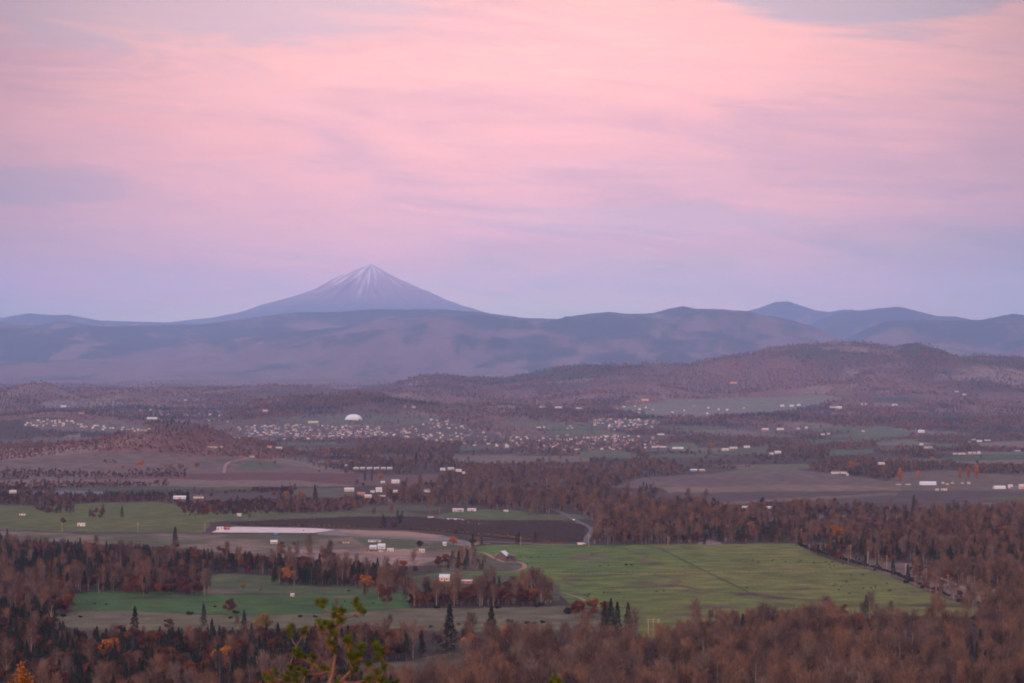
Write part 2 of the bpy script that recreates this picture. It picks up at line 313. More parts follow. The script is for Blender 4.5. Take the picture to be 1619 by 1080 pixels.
def inpoly(px, py, poly):
    P = np.array(poly, float); P[P[:, 0] <= 0, 0] = -150; P[P[:, 0] >= 1610, 0] += 150; bb = (px > P[:, 0].min()) & (px < P[:, 0].max()) & (py > P[:, 1].min()) & (py < P[:, 1].max())
    out = np.zeros(px.shape, bool); idx = np.nonzero(bb)
    if len(idx[0]) == 0: return out
    qx, qy = px[idx], py[idx]; r = np.zeros(qx.shape, bool); n = len(P)
    for i in range(n):
        x1, y1 = P[i]; x2, y2 = P[(i+1) % n]
        if y1 == y2: continue
        r ^= ((y1 > qy) != (y2 > qy)) & (qx < (x2-x1)*(qy-y1)/(y2-y1)+x1)
    out[idx] = r; return out
def landcover(x, y, z):
    """colour and tree density of the ground at world points"""
    px, py = project(x, y, z)
    sc = np.clip(y/3000, .5, 3)
    px = px+(fbm(x/(60*sc), y/(60*sc), 71, 3)-.5)*16
    py = py+(fbm(x/(50*sc), y/(80*sc), 81, 3)-.5)*3.0
    n1 = fbm(x/300, y/420, 11, 4); n2 = fbm(x/45, y/120, 12, 4); n3 = fbm(x/1500, y/1900, 14, 5)
    col = np.empty(x.shape+(3,)); dens = np.full(x.shape, .8)
    near = np.array((.07, .05, .035)); leafy = np.array((.14, .075, .058))
    col[:] = near+(leafy-near)*n1[..., None]
    mid = (y > 9500) | ((y > 5400) & (y < 7700) & (bumps(x, y) > 10))
    u = x*.97+y*.24+(vnoise(x/500, y/500, 60)-.5)*120; v_ = y*.97-x*.24+(vnoise(x/600, y/400, 61)-.5)*160
    cu, cv = np.floor(u/250).astype(np.int64), np.floor(v_/330).astype(np.int64); ph = _hash(cu, cv, 5); ph2 = _hash(cu, cv, 9)
    fu, fv = u/250-cu, v_/330-cv; edge = (fu < .05) | (fv < .05)
    par = (y > 3700) & (y < 10500) & (ph < .38) & ~((px > 560) & (px < 1010) & (py > 745)) & (bumps(x, y) < 12)
    pal = np.array(((.26, .18, .14), (.15, .19, .08), (.22, .14, .12), (.20, .19, .10), (.14, .09, .08), (.30, .22, .16)))
    pc = pal[(ph2*5.99).astype(int)]
    hb = np.array((.32, .14, .11)); hd = np.array((.10, .075, .065)); ht = np.array((.42, .26, .21))
    k = np.clip((n3-.42)*5, 0, 1)[..., None]; c = hb+(hd-hb)*k
    k = np.clip((n1-.62)*8, 0, 1)[..., None]; c = c+(ht-c)*k
    col = np.where(mid[..., None], c, col)
    col = np.where(par[..., None], pc*(1+.3*(n2-.5))[..., None], col); dens = np.where(par & ~edge, .03, dens)
    # far mountains: dark conifer forest above, tan clearings and oak slopes below
    far = y > 18500
    el = (z-420)/950+(fbm(x/2500, y/4000, 19, 4)-.5)*.5
    v = fbm(x/300+5, y/1300, 15, 6)+fbm(x/80, y/420, 16, 4)*.3
    kk = np.clip((v-(.70+.17*np.clip(el, 0, 1.2)))*16, 0, 1)
    fd = np.array((.05, .07, .065)); fo = np.array((.27, .145, .13)); ft = np.array((.31, .19, .165))
    b = np.clip((.50-el)*1.8+(n3-.5)*4+(v-.62)*4, 0, 1)[..., None]
    c = fd+(fo-fd)*b; c = c+(ft-c)*(kk*.85)[..., None]
    t = np.clip((y-17500)/2500, 0, 1)[..., None]
    col = col*(1-t)+c*t
    for (nm, cc, d, poly) in COVER:
        m = inpoly(px, py, poly) & (y > 1500) & (y < 19000)
        if not m.any(): continue
        q = np.array(cc)*(1+.35*(n2[m]-.5))[:, None]
        if nm == 'pasture' and cc in (GREEN, OLIVE):
            w = np.clip((px[m]-860)/330+(fbm(x[m]/110, y[m]/200, 33, 4)-.5)*1.6, 0, 1)[:, None]
            q = (np.array(GREEN)*(1-w)+np.array(OLIVE)*w)*(1+.35*(n2[m]-.5))[:, None]
        if nm in ('pasture', 'lowgreen', 'lowtan', 'bright'):
            w = np.clip((fbm(x[m]/60, y[m]/120, 31, 5)-.5)*4, 0, 1)[:, None]
            q = q+(np.array(cc)*np.array((1.45, 1.18, 1.2))-q)*w*.45
        if nm == 'dry':
            w = np.clip((fbm(x[m]/70, y[m]/110, 32, 4)-.45)*5, 0, 1)[:, None]
            q = q*(1-w)+np.array((.15, .15, .07))*w
        col[m] = q; dens[m] = d
    for (cx, cy, rx, ry, cc) in DAMP:
        m = ((px-cx)/rx)**2+((py-cy)/ry)**2 < 1.4
        m &= (y > 1500) & (y < 6000)
        if m.any():
            w = np.clip(1.3-(((px[m]-cx)/rx)**2+((py[m]-cy)/ry)**2), 0, 1)*np.clip((fbm(x[m]/25, y[m]/25, 40, 3)-.3)*4, 0, 1)
            col[m] = col[m]*(1-w[:, None])+np.array(cc)*w[:, None]
    lum = col.mean(-1, keepdims=True)
    col = (col*.85+lum*.15)*.25
    return col, dens, px, py

def grid_faces(nr, nc):
    i = np.arange(nr-1)[:, None]*nc+np.arange(nc-1)[None, :]
    return np.stack([i, i+1, i+nc+1, i+nc], -1).reshape(-1, 4)
rows = list(np.linspace(-2500, -50, 20))+list(np.linspace(-30, 60, 19))+list(np.linspace(70, 1450, 110))
Y = 1460.0
while Y < 18500: rows.append(Y); Y += min(1.0*Y*Y/802000, .0042*Y)+.5
while Y < 76000: rows.append(Y); Y += .0045*Y
rows = np.array(rows)
tt = np.concatenate([-np.geomspace(1.0, .232, 40)[:-1], np.linspace(-.23, .23, 1130), np.geomspace(.232, 1.0, 40)[1:]])
S = np.sqrt(np.maximum(rows, 0)**2+500**2)
S = np.where(rows > 1400, np.minimum(S, rows+80), S)
GX = tt[None, :]*S[:, None]; GY = np.repeat(rows[:, None], len(tt), 1)
GZ = height(GX, GY)
gcol, _, _, _ = landcover(GX, GY, GZ)
rough = (fbm(GX/55, GY/80, 90, 3)-.5)*np.where(GY > 12000, 16, 0)*np.clip((GY-12000)/4000, 0, 1)
GZ = GZ+rough
me = mesh('ground', np.stack([GX, GY, GZ], -1).reshape(-1, 3), grid_faces(*GX.shape), [], smooth=True)
ca = me.color_attributes.new('cover', 'FLOAT_COLOR', 'POINT')
ca.data.foreach_set('color', np.concatenate([gcol.reshape(-1, 3), np.ones((gcol.size//3, 1))], 1).astype(np.float32).ravel())
gm = bpy.data.materials.new('ground_cover'); gm.use_nodes = True
nt = gm.node_tree; bs = nt.nodes['Principled BSDF']; bs.inputs['Roughness'].default_value = 1; bs.inputs['Specular IOR Level'].default_value = .05
at = nt.nodes.new('ShaderNodeAttribute'); at.attribute_name = 'cover'
geo = nt.nodes.new('ShaderNodeNewGeometry')
last = at.outputs['Color']
for sc_, det, lo, hi in ((.035, 5, .72, 1.3), (.35, 3, .75, 1.25)):
    n = nt.nodes.new('ShaderNodeTexNoise'); n.inputs['Scale'].default_value = sc_; n.inputs['Detail'].default_value = det
    nt.links.new(geo.outputs['Position'], n.inputs['Vector'])
    r = nt.nodes.new('ShaderNodeMapRange'); r.inputs['From Min'].default_value = .35; r.inputs['From Max'].default_value = .65; r.inputs['To Min'].default_value = lo; r.inputs['To Max'].default_value = hi
    nt.links.new(n.outputs['Fac'], r.inputs['Value'])
    x = nt.nodes.new('ShaderNodeMixRGB'); x.blend_type = 'MULTIPLY'; x.inputs[0].default_value = 1
    nt.links.new(last, x.inputs[1]); nt.links.new(r.outputs[0], x.inputs[2]); last = x.outputs[0]
nt.links.new(last, bs.inputs['Base Color'])
me.materials.append(gm)
tag(link('ground', me), kind='structure')

# the tall snow-streaked volcano far behind the ridges
def volcano():
    Yv = 56000; m = F/Yv
    ctr = Vector((wx(587, 417, Yv), Yv, 0)); zt = wz(417, Yv); b0 = 300
    L = [(0, 416.5), (10, 423.5), (20, 428), (30, 432), (42, 438), (67, 450), (87, 462), (127, 475), (172, 487), (207, 497), (257, 507), (300, 513), (700, 545)]
    R = [(0, 416.5), (6, 420.5), (14, 426), (33, 438), (63, 455), (103, 474), (133, 486), (173, 495), (213, 502), (280, 512), (420, 525), (700, 545)]
    nr, na = 170, 720
    r = np.linspace(0, 1, nr)**1.5*700; th = np.linspace(0, 2*math.pi, na, endpoint=False)
    Rr, Th = np.meshgrid(r, th, indexing='ij')
    hl = np.interp(Rr, [p[0] for p in L], [wz(p[1], Yv) for p in L]); hr = np.interp(Rr, [p[0] for p in R], [wz(p[1], Yv) for p in R])
    w = .5+.5*np.cos(Th)
    H = hl*(1-w)+hr*w
    frac = np.clip((H-850)/(zt-850), 0, 1)
    g = np.zeros_like(H)
    for k, (f_, a_) in enumerate(((9, 1), (19, .7), (41, .45), (83, .25))):
        ang = Th/(2*math.pi)*f_
        i0 = np.floor(ang).astype(int) % f_; fr = ang-np.floor(ang); i1 = (i0+1) % f_
        rr = Rr/60.0
        a0 = vnoise(i0*7.1+k*31, rr*(.3+.2*k), 5+k); a1 = vnoise(i1*7.1+k*31, rr*(.3+.2*k), 5+k)
        fr = fr*fr*(3-2*fr); g += a_*(1-np.abs(2*(a0*(1-fr)+a1*fr)-1)-.5)
    side = np.abs(np.sin(Th))**.5
    H = H+g*290*np.clip(Rr/90, 0, 1)*np.clip(1.1-Rr/330, 0, 1)*(.25+.75*side)
    X = ctr.x+Rr/m*np.cos(Th); Yy = Yv+Rr/m*np.sin(Th)*1.15
    i = np.arange(nr-1)[:, None]*na+np.arange(na)[None, :]; j = np.arange(nr-1)[:, None]*na+(np.arange(na)[None, :]+1) % na
    fc = np.stack([i, j, j+na, i+na], -1).reshape(-1, 4)
    me = mesh('volcano', np.stack([X, Yy, H], -1).reshape(-1, 3), fc, [], smooth=True)
    stk = fbm(Th*17+40+Rr/90, Rr/70, 78, 4); stk2 = fbm(Th*55+9+Rr/60, Rr/45, 79, 3)
    sn = np.clip((frac-.69-.6*(.55-stk))*5, 0, 1)*np.clip((stk*.45+stk2*.55-.40)*4.5, 0, 1)*.5
    cc = np.stack([sn]*3+[np.ones_like(sn)], -1)
    ca = me.color_attributes.new('snow', 'FLOAT_COLOR', 'POINT'); ca.data.foreach_set('color', cc.astype(np.float32).ravel())
    vm = bpy.data.materials.new('volcano_rock_and_snow'); vm.use_nodes = True; nt = vm.node_tree; b = nt.nodes['Principled BSDF']
    b.inputs['Roughness'].default_value = .9; b.inputs['Specular IOR Level'].default_value = .1
    a = nt.nodes.new('ShaderNodeAttribute'); a.attribute_name = 'snow'
    x = nt.nodes.new('ShaderNodeMixRGB'); nt.links.new(a.outputs['Fac'], x.inputs[0])
    g2 = nt.nodes.new('ShaderNodeNewGeometry'); sx = nt.nodes.new('ShaderNodeSeparateXYZ'); nt.links.new(g2.outputs['Position'], sx.inputs[0])
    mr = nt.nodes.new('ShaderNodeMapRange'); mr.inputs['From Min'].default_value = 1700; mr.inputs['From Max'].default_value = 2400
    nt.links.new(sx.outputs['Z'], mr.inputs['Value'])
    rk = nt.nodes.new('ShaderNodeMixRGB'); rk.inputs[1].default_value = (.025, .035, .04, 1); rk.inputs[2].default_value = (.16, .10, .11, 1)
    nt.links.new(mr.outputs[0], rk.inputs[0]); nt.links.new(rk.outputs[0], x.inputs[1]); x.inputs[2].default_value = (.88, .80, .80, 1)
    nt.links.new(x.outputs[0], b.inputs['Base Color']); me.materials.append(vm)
    tag(link('volcano', me), kind='structure')
volcano()

# ------------------------------------------------------------------ sky, sun, haze, camera
SUN_EL, SUN_AZ = math.radians(14), math.radians(206)     # azimuth clockwise from +Y: behind the camera, a little left
w = bpy.data.worlds.new('World'); scene.world = w; w.use_nodes = True; nt = w.node_tree; N = nt.nodes; Lk = nt.links
bg = N['Background']; bg.inputs['Strength'].default_value = 1
def math_(op, a, b=None, c=None, clamp=False):
    n = N.new('ShaderNodeMath'); n.operation = op; n.use_clamp = clamp
    for i, v in enumerate((a, b, c)):
        if v is None: continue
        if hasattr(v, 'links'): Lk.new(v, n.inputs[i])
        else: n.inputs[i].default_value = v
    return n.outputs[0]
def mixc(f, a, b, mode='MIX'):
    n = N.new('ShaderNodeMixRGB'); n.blend_type = mode
    for i, v in enumerate((f, a, b)):
        if hasattr(v, 'links'): Lk.new(v, n.inputs[i])
        elif isinstance(v, tuple): n.inputs[i].default_value = (*v, 1)
        else: n.inputs[i].default_value = v
    return n.outputs[0]
def ramp(v, stops):
    n = N.new('ShaderNodeValToRGB'); e = n.color_ramp.elements
    while len(e) < len(stops): e.new(.5)
    for i, (p, c) in enumerate(stops): e[i].position = p; e[i].color = (*c, 1) if isinstance(c, tuple) else (c, c, c, 1)
    Lk.new(v, n.inputs[0]); return n.outputs[0]
sky = N.new('ShaderNodeTexSky'); sky.sky_type = 'NISHITA'; sky.sun_disc = False; sky.sun_elevation = math.radians(3); sky.sun_rotation = SUN_AZ
tc = N.new('ShaderNodeTexCoord'); sep = N.new('ShaderNodeSeparateXYZ'); Lk.new(tc.outputs['Generated'], sep.inputs[0])
X, Yv, Z = sep.outputs
az = math_('ARCTAN2', X, Yv)
def noise(sx, sz, tilt, seed, detail=5, rough=.55, dist=0.0):
    cb = N.new('ShaderNodeCombineXYZ')
    Lk.new(math_('MULTIPLY', az, sx), cb.inputs[0]); Lk.new(math_('MULTIPLY', math_('ADD', Z, math_('MULTIPLY', az, tilt)), sz), cb.inputs[1]); cb.inputs[2].default_value = seed
    n = N.new('ShaderNodeTexNoise'); n.inputs['Scale'].default_value = 1; n.inputs['Detail'].default_value = detail; n.inputs['Roughness'].default_value = rough; n.inputs['Distortion'].default_value = dist
    Lk.new(cb.outputs[0], n.inputs['Vector']); return n.outputs['Fac']
big = noise(5, 26, .06, 3.1, 3); wisp = noise(8, 52, .07, 8.4, 8, .56, 1.2); fine = noise(36, 300, .03, 1.7, 6, .6, 1.0)
zz = math_('ADD', Z, math_('MULTIPLY', math_('SUBTRACT', big, .5), .05))
zz = math_('ADD', zz, math_('MULTIPLY', math_('SUBTRACT', wisp, .5), .034))
q = math_('MULTIPLY', zz, 5.0, clamp=True)        # 0..0.2 -> 0..1
CLOUD = ramp(q, [(0, (.54, .53, .24)), (.10, (.56, .48, .25)), (.18, (.62, .41, .29)), (.26, (.74, .38, .34)), (.36, (.90, .42, .37)), (.50, (1.02, .455, .39)), (.64, (1.08, .505, .41)), (.76, (1.0, .49, .40)), (.87, (.78, .48, .41)), (1, (.56, .45, .41))])
streak = ramp(fine, [(.32, .95), (.68, 1.05)])
CLOUD = mixc(1.0, CLOUD, streak, 'MULTIPLY')
patch = ramp(wisp, [(.36, (.84, .86, .98)), (.5, (1.0, .98, 1.0)), (.62, (1.07, 1.0, .97))])
CLOUD = mixc(.9, CLOUD, patch, 'MULTIPLY')
# thin spots in the cloud deck where grey violet sky shows through
def gap(ca, cz, ra, rz):
    a = math_('POWER', math_('ABSOLUTE', math_('DIVIDE', math_('SUBTRACT', az, ca), ra)), 2.0); b = math_('POWER', math_('ABSOLUTE', math_('DIVIDE', math_('SUBTRACT', Z, cz), rz)), 2.0)
    d = math_('ADD', math_('ADD', a, b), math_('MULTIPLY', math_('SUBTRACT', wisp, .5), 3.2))
    return ramp(d, [(.35, 1.0), (1.0, 0.0)])
CLOUD = mixc(math_('MULTIPLY', gap(.14, .150, .06, .018), .75), CLOUD, (.50, .40, .43))
CLOUD = mixc(math_('MULTIPLY', gap(-.13, .155, .10, .026), .6), CLOUD, (.66, .46, .48))
CLOUD = mixc(math_('MULTIPLY', gap(-.20, .078, .07, .012), .55), CLOUD, (.54, .36, .40))
CLOUD = mixc(math_('MULTIPLY', gap(.06, .064, .08, .007), .4), CLOUD, (.58, .40, .42))
# lens falloff painted into the cloud colour, dimming to either side
side = math_('SUBTRACT', 1.08, math_('MULTIPLY', math_('MULTIPLY', math_('ADD', az, -.0), math_('ADD', az, -.0)), 13.0))
side = math_('MAXIMUM', side, .48)
CLOUD = mixc(1.0, CLOUD, side, 'MULTIPLY')
lowsky = mixc(1.0, sky.outputs[0], (.12, .12, .12), 'MULTIPLY')
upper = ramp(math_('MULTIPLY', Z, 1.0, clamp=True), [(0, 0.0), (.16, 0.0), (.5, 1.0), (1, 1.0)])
full = mixc(upper, CLOUD, (1.6, 1.30, 1.55))  # unseen sky overhead, brightened and tinted to light ground and haze
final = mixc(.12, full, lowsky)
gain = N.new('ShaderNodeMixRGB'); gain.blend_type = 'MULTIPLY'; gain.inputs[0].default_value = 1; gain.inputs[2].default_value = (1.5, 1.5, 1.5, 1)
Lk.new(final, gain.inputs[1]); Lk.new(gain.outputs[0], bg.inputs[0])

sd = bpy.data.lights.new('sun', 'SUN'); sd.energy = 4.0; sd.angle = math.radians(12); sd.color = (1, .70, .60)
so = link('sun', sd)
sdir = Vector((math.sin(SUN_AZ)*math.cos(SUN_EL), math.cos(SUN_AZ)*math.cos(SUN_EL), math.sin(SUN_EL)))
so.rotation_euler = sdir.to_track_quat('Z', 'Y').to_euler()

hb = MB(); hb.box((0, 37500, 1690), (164000, 82000, 3400))
hm = bpy.data.materials.new('haze'); hm.use_nodes = True; nt2 = hm.node_tree; nt2.nodes.remove(nt2.nodes['Principled BSDF'])
pv = nt2.nodes.new('ShaderNodeVolumePrincipled'); pv.inputs['Color'].default_value = (.42, .59, .97, 1); pv.inputs['Density'].default_value = 1.55e-5
pv.inputs['Anisotropy'].default_value = .2
nt2.links.new(pv.outputs[0], nt2.nodes['Material Output'].inputs['Volume'])
hz_ = tag(link('haze', hb.mesh('haze', [hm])), 'thin blue evening haze filling the whole valley', 'haze', kind='stuff')

cam = bpy.data.cameras.new('camera'); co = link('camera', cam); scene.camera = co
cam.sensor_width = 36; cam.lens = F/1619*36; cam.clip_start = .5; cam.clip_end = 200000
co.location = (0, 0, HC); co.rotation_euler = (math.pi/2+PITCH, 0, 0)
scene.view_settings.view_transform = 'Standard'; scene.view_settings.look = 'None'; scene.view_settings.exposure = -.17
scene.cycles.max_bounces = 4; scene.cycles.diffuse_bounces = 2; scene.cycles.volume_bounces = 1; scene.cycles.use_denoising = True
scene.cycles.pixel_filter_type = 'BLACKMAN_HARRIS'; scene.cycles.filter_width = 1.9
#@@PART2

# ------------------------------------------------------------------ where the buildings stand
# base centre px, base py, width px, height px, style, wall, roof, label
BUILD = [
 (284, 789, 22, 6, 'long', 'white', 'roof_pale', 'low white farm building left of the tall dark conifer beside the left pasture'),
 (313, 788, 18, 6, 'house', 'white', 'roof_brown', 'white farmhouse right of the tall dark conifer beside the left pasture'),
 (128, 832, 13, 6, 'shed', 'white', 'roof_white', 'small white shed alone in the middle of the left green pasture'),
 (378, 816, 7, 5, 'shed', 'white', 'roof_white', 'tiny white shed against the woods at the right end of the left pasture'),
 (35, 815, 10, 4, 'shed', 'white', 'roof_grey', 'small grey white shed among bushes at the far left pasture'),
 (348, 838, 12, 6, 'shed', 'white', 'roof_white', 'white shed at the left end of the pale gravel lot'),
 (433, 860, 12, 7, 'house', 'peach', 'roof_pale', 'pink walled cottage standing alone on the dry grass field'),
 (462, 943, 5, 5, 'shed', 'white', 'roof_white', 'tiny white box shed alone in the deep green lower meadow'),
 (547, 859, 11, 6, 'house', 'cream', 'roof_brown', 'cream house under a dark tree at the left of the farmyard'),
 (536, 859, 9, 4, 'shed', 'weathered', 'roof_brown', 'low brown shed left of the cream house in the farmyard'),
 (592, 857, 22, 5, 'long', 'white', 'roof_grey', 'long white house at the back of the farmyard'),
 (590, 868, 12, 7, 'house', 'white', 'roof_pale', 'white house in the middle of the farmyard cluster'),
 (603, 868, 13, 10, 'house', 'white', 'roof_pale', 'tallest pale roofed house of the farmyard cluster'),
 (617, 872, 11, 6, 'shed', 'white', 'roof_white', 'white shed at the right of the farmyard cluster'),
 (577, 872, 16, 5, 'shed', 'redwall', 'roof_brown', 'low reddish brown shed at the left front of the farmyard cluster'),
 (602, 873, 7, 5, 'shed', 'white', 'roof_grey', 'small white shed in front of the tallest farmyard house'),
 (667, 874, 10, 7, 'shed', 'cream', 'roof_white', 'cream box shed between two small trees right of the farmyard'),
 (703, 863, 6, 7, 'shed', 'white', 'roof_pale', 'narrow white shed left of the bright orange spreading tree'),
 (703, 919, 18, 13, 'house', 'peach', 'roof_pale', 'tall orange lit farmhouse with a pale roof above the tree belt'),
 (738, 923, 20, 7, 'shed', 'redwall', 'roof_white', 'low shed with a white roof just right of the orange lit farmhouse'),
 (724, 809, 19, 6, 'long', 'white', 'roof_white', 'left and larger of the two long white barns on the bright green strip'),
 (746, 808, 15, 5, 'long', 'white', 'roof_white', 'right and smaller of the two long white barns on the bright green strip'),
 (800, 809, 8, 3, 'shed', 'white', 'roof_white', 'tiny white shed at the right end of the bright green strip'),
 (681, 820, 10, 3, 'shed', 'white', 'roof_white', 'low white shed at the left of the small gravel pad'),
 (495, 669, 18, 4, 'long', 'cream', 'roof_white', 'long cream hall above the main town left of the white dome'),
 (640, 644, 4, 4, 'house', 'cream', 'roof_grey', 'left of two small houses high on the russet hill'),
 (654, 645, 6, 5, 'house', 'cream', 'roof_grey', 'right of two small houses high on the russet hill'),
 (563, 742, 9, 4, 'long', 'cream', 'roof_white', 'first cream barn from the left in the long row'),
 (573, 742, 8, 4, 'long', 'cream', 'roof_white', 'second cream barn from the left in the long row'),
 (584, 742, 9, 4, 'long', 'cream', 'roof_white', 'third cream barn from the left in the long row'),
 (595, 742, 9, 4, 'long', 'cream', 'roof_white', 'third cream barn from the right in the long row'),
 (606, 742, 8, 4, 'long', 'cream', 'roof_white', 'second cream barn from the right in the long row'),
 (616, 742, 9, 4, 'long', 'cream', 'roof_white', 'rightmost cream barn in the long row'),
 (547, 737, 4, 3, 'shed', 'white', 'roof_white', 'tiny white shed up left of the long row of cream barns'),
 (605, 764, 7, 4, 'house', 'white', 'roof_white', 'small white house directly right of the round orange tree'),
 (625, 764, 14, 7, 'house', 'white', 'roof_white', 'wide white gabled house right of the small white house in mid valley'),
 (552, 777, 17, 7, 'house', 'cream', 'roof_white', 'wide cream house at the left of the mid valley hamlet'),
 (571, 784, 14, 7, 'house', 'tanwall', 'roof_red', 'tan gabled house at the front of the mid valley hamlet'),
 (582, 787, 12, 6, 'house', 'cream', 'roof_white', 'yellowish house with pale roof overlapping the tan gabled house'),
 (599, 778, 11, 9, 'house', 'white', 'roof_white', 'tall white house in the middle of the mid valley hamlet'),
 (589, 779, 7, 4, 'shed', 'white', 'roof_white', 'low white shed just left of the tall white hamlet house'),
 (625, 779, 8, 5, 'house', 'white', 'roof_white', 'small white house alone right of the mid valley hamlet'),
 (605, 785, 9, 3, 'shed', 'white', 'roof_grey', 'low flat white shed at the lower right of the mid valley hamlet'),
 (675, 778, 11, 6, 'house', 'white', 'roof_grey', 'white house among bare trees well right of the mid valley hamlet'),
 (700, 744, 9, 5, 'house', 'white', 'roof_white', 'first white building from the left above the bare woods of mid valley'),
 (713, 743, 11, 5, 'long', 'cream', 'roof_white', 'second white building from the left above the bare woods of mid valley'),
 (725, 746, 10, 5, 'house', 'white', 'roof_white', 'third white building from the left above the bare woods of mid valley'),
 (733, 749, 5, 4, 'shed', 'white', 'roof_white', 'small white shed at the right end of the white buildings above the bare woods'),
 (335, 708, 19, 4, 'long', 'cream', 'roof_brown', 'long dark roofed house on the right shoulder of the wooded knoll'),
 (350, 708, 4, 3, 'shed', 'cream', 'roof_white', 'tiny shed right of the dark roofed house on the wooded knoll'),
 (20, 780, 12, 6, 'house', 'peach', 'roof_white', 'pink and white house by the pond at the far left'),
 (100, 644, 9, 4, 'long', 'white', 'roof_white', 'white far off shed above the cream housing rows at the left'),
 (128, 654, 8, 3, 'house', 'peach', 'roof_brown', 'house on the wooded crest above the cream housing rows'),
 (240, 663, 18, 4, 'long', 'white', 'roof_pale', 'long pale hall on the plain beyond the wooded knoll'),
 (293, 634, 5, 3, 'house', 'cream', 'roof_white', 'lone far house on the misty plain left of the russet hill'),
 (419, 652, 9, 5, 'house', 'tanwall', 'roof_white', 'white roofed house left of the conifers behind the main town'),
 (441, 710, 11, 4, 'long', 'cream', 'roof_white', 'bright cream long house on the ridge right of the knoll'),
 (426, 708, 8, 4, 'house', 'peach', 'roof_red', 'peach house just left of the bright cream long house on the ridge'),
 (398, 723, 8, 4, 'house', 'white', 'roof_grey', 'small white house where the track climbs right of the knoll'),
 (883, 646, 12, 4, 'long', 'cream', 'roof_white', 'bright cream building on the slope right of the russet hill'),
 (857, 645, 8, 4, 'house', 'white', 'roof_grey', 'small white house left of the bright cream slope building'),
 (915, 647, 10, 3, 'long', 'white', 'roof_white', 'low white building right of the bright cream slope building'),
 (1020, 634, 13, 7, 'house', 'peach', 'roof_brown', 'large peach house at the foot of the big ridge beyond the fields'),
 (1160, 606, 12, 3, 'long', 'peach', 'roof_red', 'lone peach house halfway up the big wooded ridge'),
 (1097, 746, 12, 5, 'long', 'bluewall', 'roof_pale', 'pale blue roofed farm building left of the red walled one'),
 (1110, 746, 10, 5, 'long', 'redwall', 'roof_white', 'red walled white roofed farm building at the corner of the brown field'),
 (1042, 708, 26, 3, 'long', 'cream', 'roof_white', 'very long low pale building at the left below the right end of town'),
 (1072, 710, 20, 4, 'long', 'white', 'roof_white', 'long white building right of the very long low pale one'),
 (1147, 713, 12, 5, 'long', 'cream', 'roof_white', 'cream shed at the left of the three beside the big pale orange tree'),
 (1160, 710, 14, 4, 'long', 'cream', 'roof_white', 'middle cream shed of the three beside the big pale orange tree'),
 (1181, 708, 10, 4, 'house', 'white', 'roof_white', 'white house at the right of the three by the big pale orange tree'),
 (1045, 688, 12, 3, 'long', 'white', 'roof_white', 'thin white hall on a green patch right of the town'),
 (1327, 749, 26, 5, 'long', 'white', 'roof_grey', 'long low grey roofed barn at the edge of the brown field'),
 (1340, 752, 4, 4, 'shed', 'white', 'roof_white', 'tiny white tank shed at the right end of the long grey roofed barn'),
 (1468, 767, 29, 7, 'arch', 'white', 'roof_pale', 'large long white greenhouse with a pale rounded roof on the right'),
 (1482, 776, 6, 4, 'shed', 'cream', 'roof_white', 'left cream shed below the large white greenhouse'),
 (1493, 776, 10, 4, 'shed', 'cream', 'roof_white', 'right cream shed below the large white greenhouse'),
 (1491, 765, 4, 3, 'shed', 'white', 'roof_white', 'tiny white shed touching the right end of the large greenhouse'),
 (1498, 767, 5, 3, 'shed', 'cream', 'roof_white', 'second tiny shed right of the large greenhouse'),
 (1506, 765, 5, 4, 'shed', 'cream', 'roof_grey', 'third tiny shed right of the large greenhouse'),
 (1522, 765, 4, 3, 'shed', 'white', 'roof_grey', 'fourth tiny shed right of the large greenhouse'),
 (1532, 765, 5, 4, 'shed', 'white', 'roof_grey', 'fifth tiny shed right of the large greenhouse'),
 (1421, 768, 9, 3, 'shed', 'redwall', 'roof_white', 'red shed with a white roof directly below the lone orange poplar'),
 (1436, 768, 9, 3, 'shed', 'redwall', 'roof_pale', 'second red shed between the lone poplar and the large greenhouse'),
 (1581, 773, 20, 6, 'arch', 'white', 'roof_pale', 'smaller grey white greenhouse near the right edge'),
 (1598, 772, 8, 7, 'house', 'white', 'roof_white', 'white gabled house just right of the smaller greenhouse'),
 (1605, 774, 12, 5, 'shed', 'bluewall', 'roof_grey', 'dark blue shed near the right edge by the white gabled house'),
 (1616, 773, 10, 9, 'house', 'peach', 'roof_white', 'peach house at the very right edge beside the blue shed'),
 (1230, 717, 11, 5, 'house', 'white', 'roof_white', 'white house among bare trees left of the long field'),
 (1220, 719, 7, 4, 'shed', 'white', 'roof_white', 'small white shed left of the white house among bare trees'),
 (1510, 719, 6, 3, 'house', 'cream', 'roof_white', 'leftmost cream house above the bright green field on the right'),
 (1521, 719, 13, 3, 'long', 'cream', 'roof_white', 'long cream building above the bright green field on the right'),
 (1534, 718, 6, 4, 'house', 'cream', 'roof_white', 'cream house just right of the long cream building by the green field'),
 (1541, 718, 5, 4, 'house', 'cream', 'roof_white', 'second cream house right of the long cream building by the green field'),
 (1548, 718, 6, 5, 'house', 'cream', 'roof_white', 'rightmost cream house above the bright green field on the right'),
 (1457, 704, 6, 4, 'house', 'white', 'roof_white', 'bright white house at the end of the hedge above the right fields'),
 (1468, 709, 14, 5, 'long', 'cream', 'roof_grey', 'jumbled cream building below the bright white hedge end house'),
 (1549, 699, 9, 4, 'house', 'white', 'roof_white', 'white farmhouse among sheds beside the upper tan field on the right'),
 (1540, 697, 7, 3, 'shed', 'bluewall', 'roof_pale', 'bluish shed left of the white farmhouse by the upper tan field'),
 (1562, 697, 10, 3, 'long', 'white', 'roof_grey', 'grey roofed shed right of the white farmhouse by the upper tan field'),
 (1533, 700, 4, 4, 'house', 'cream', 'roof_brown', 'small cream house left of the bluish shed by the upper tan field'),
 (1609, 715, 9, 3, 'shed', 'bluewall', 'roof_pale', 'bluish shed behind the row trees near the right edge'),
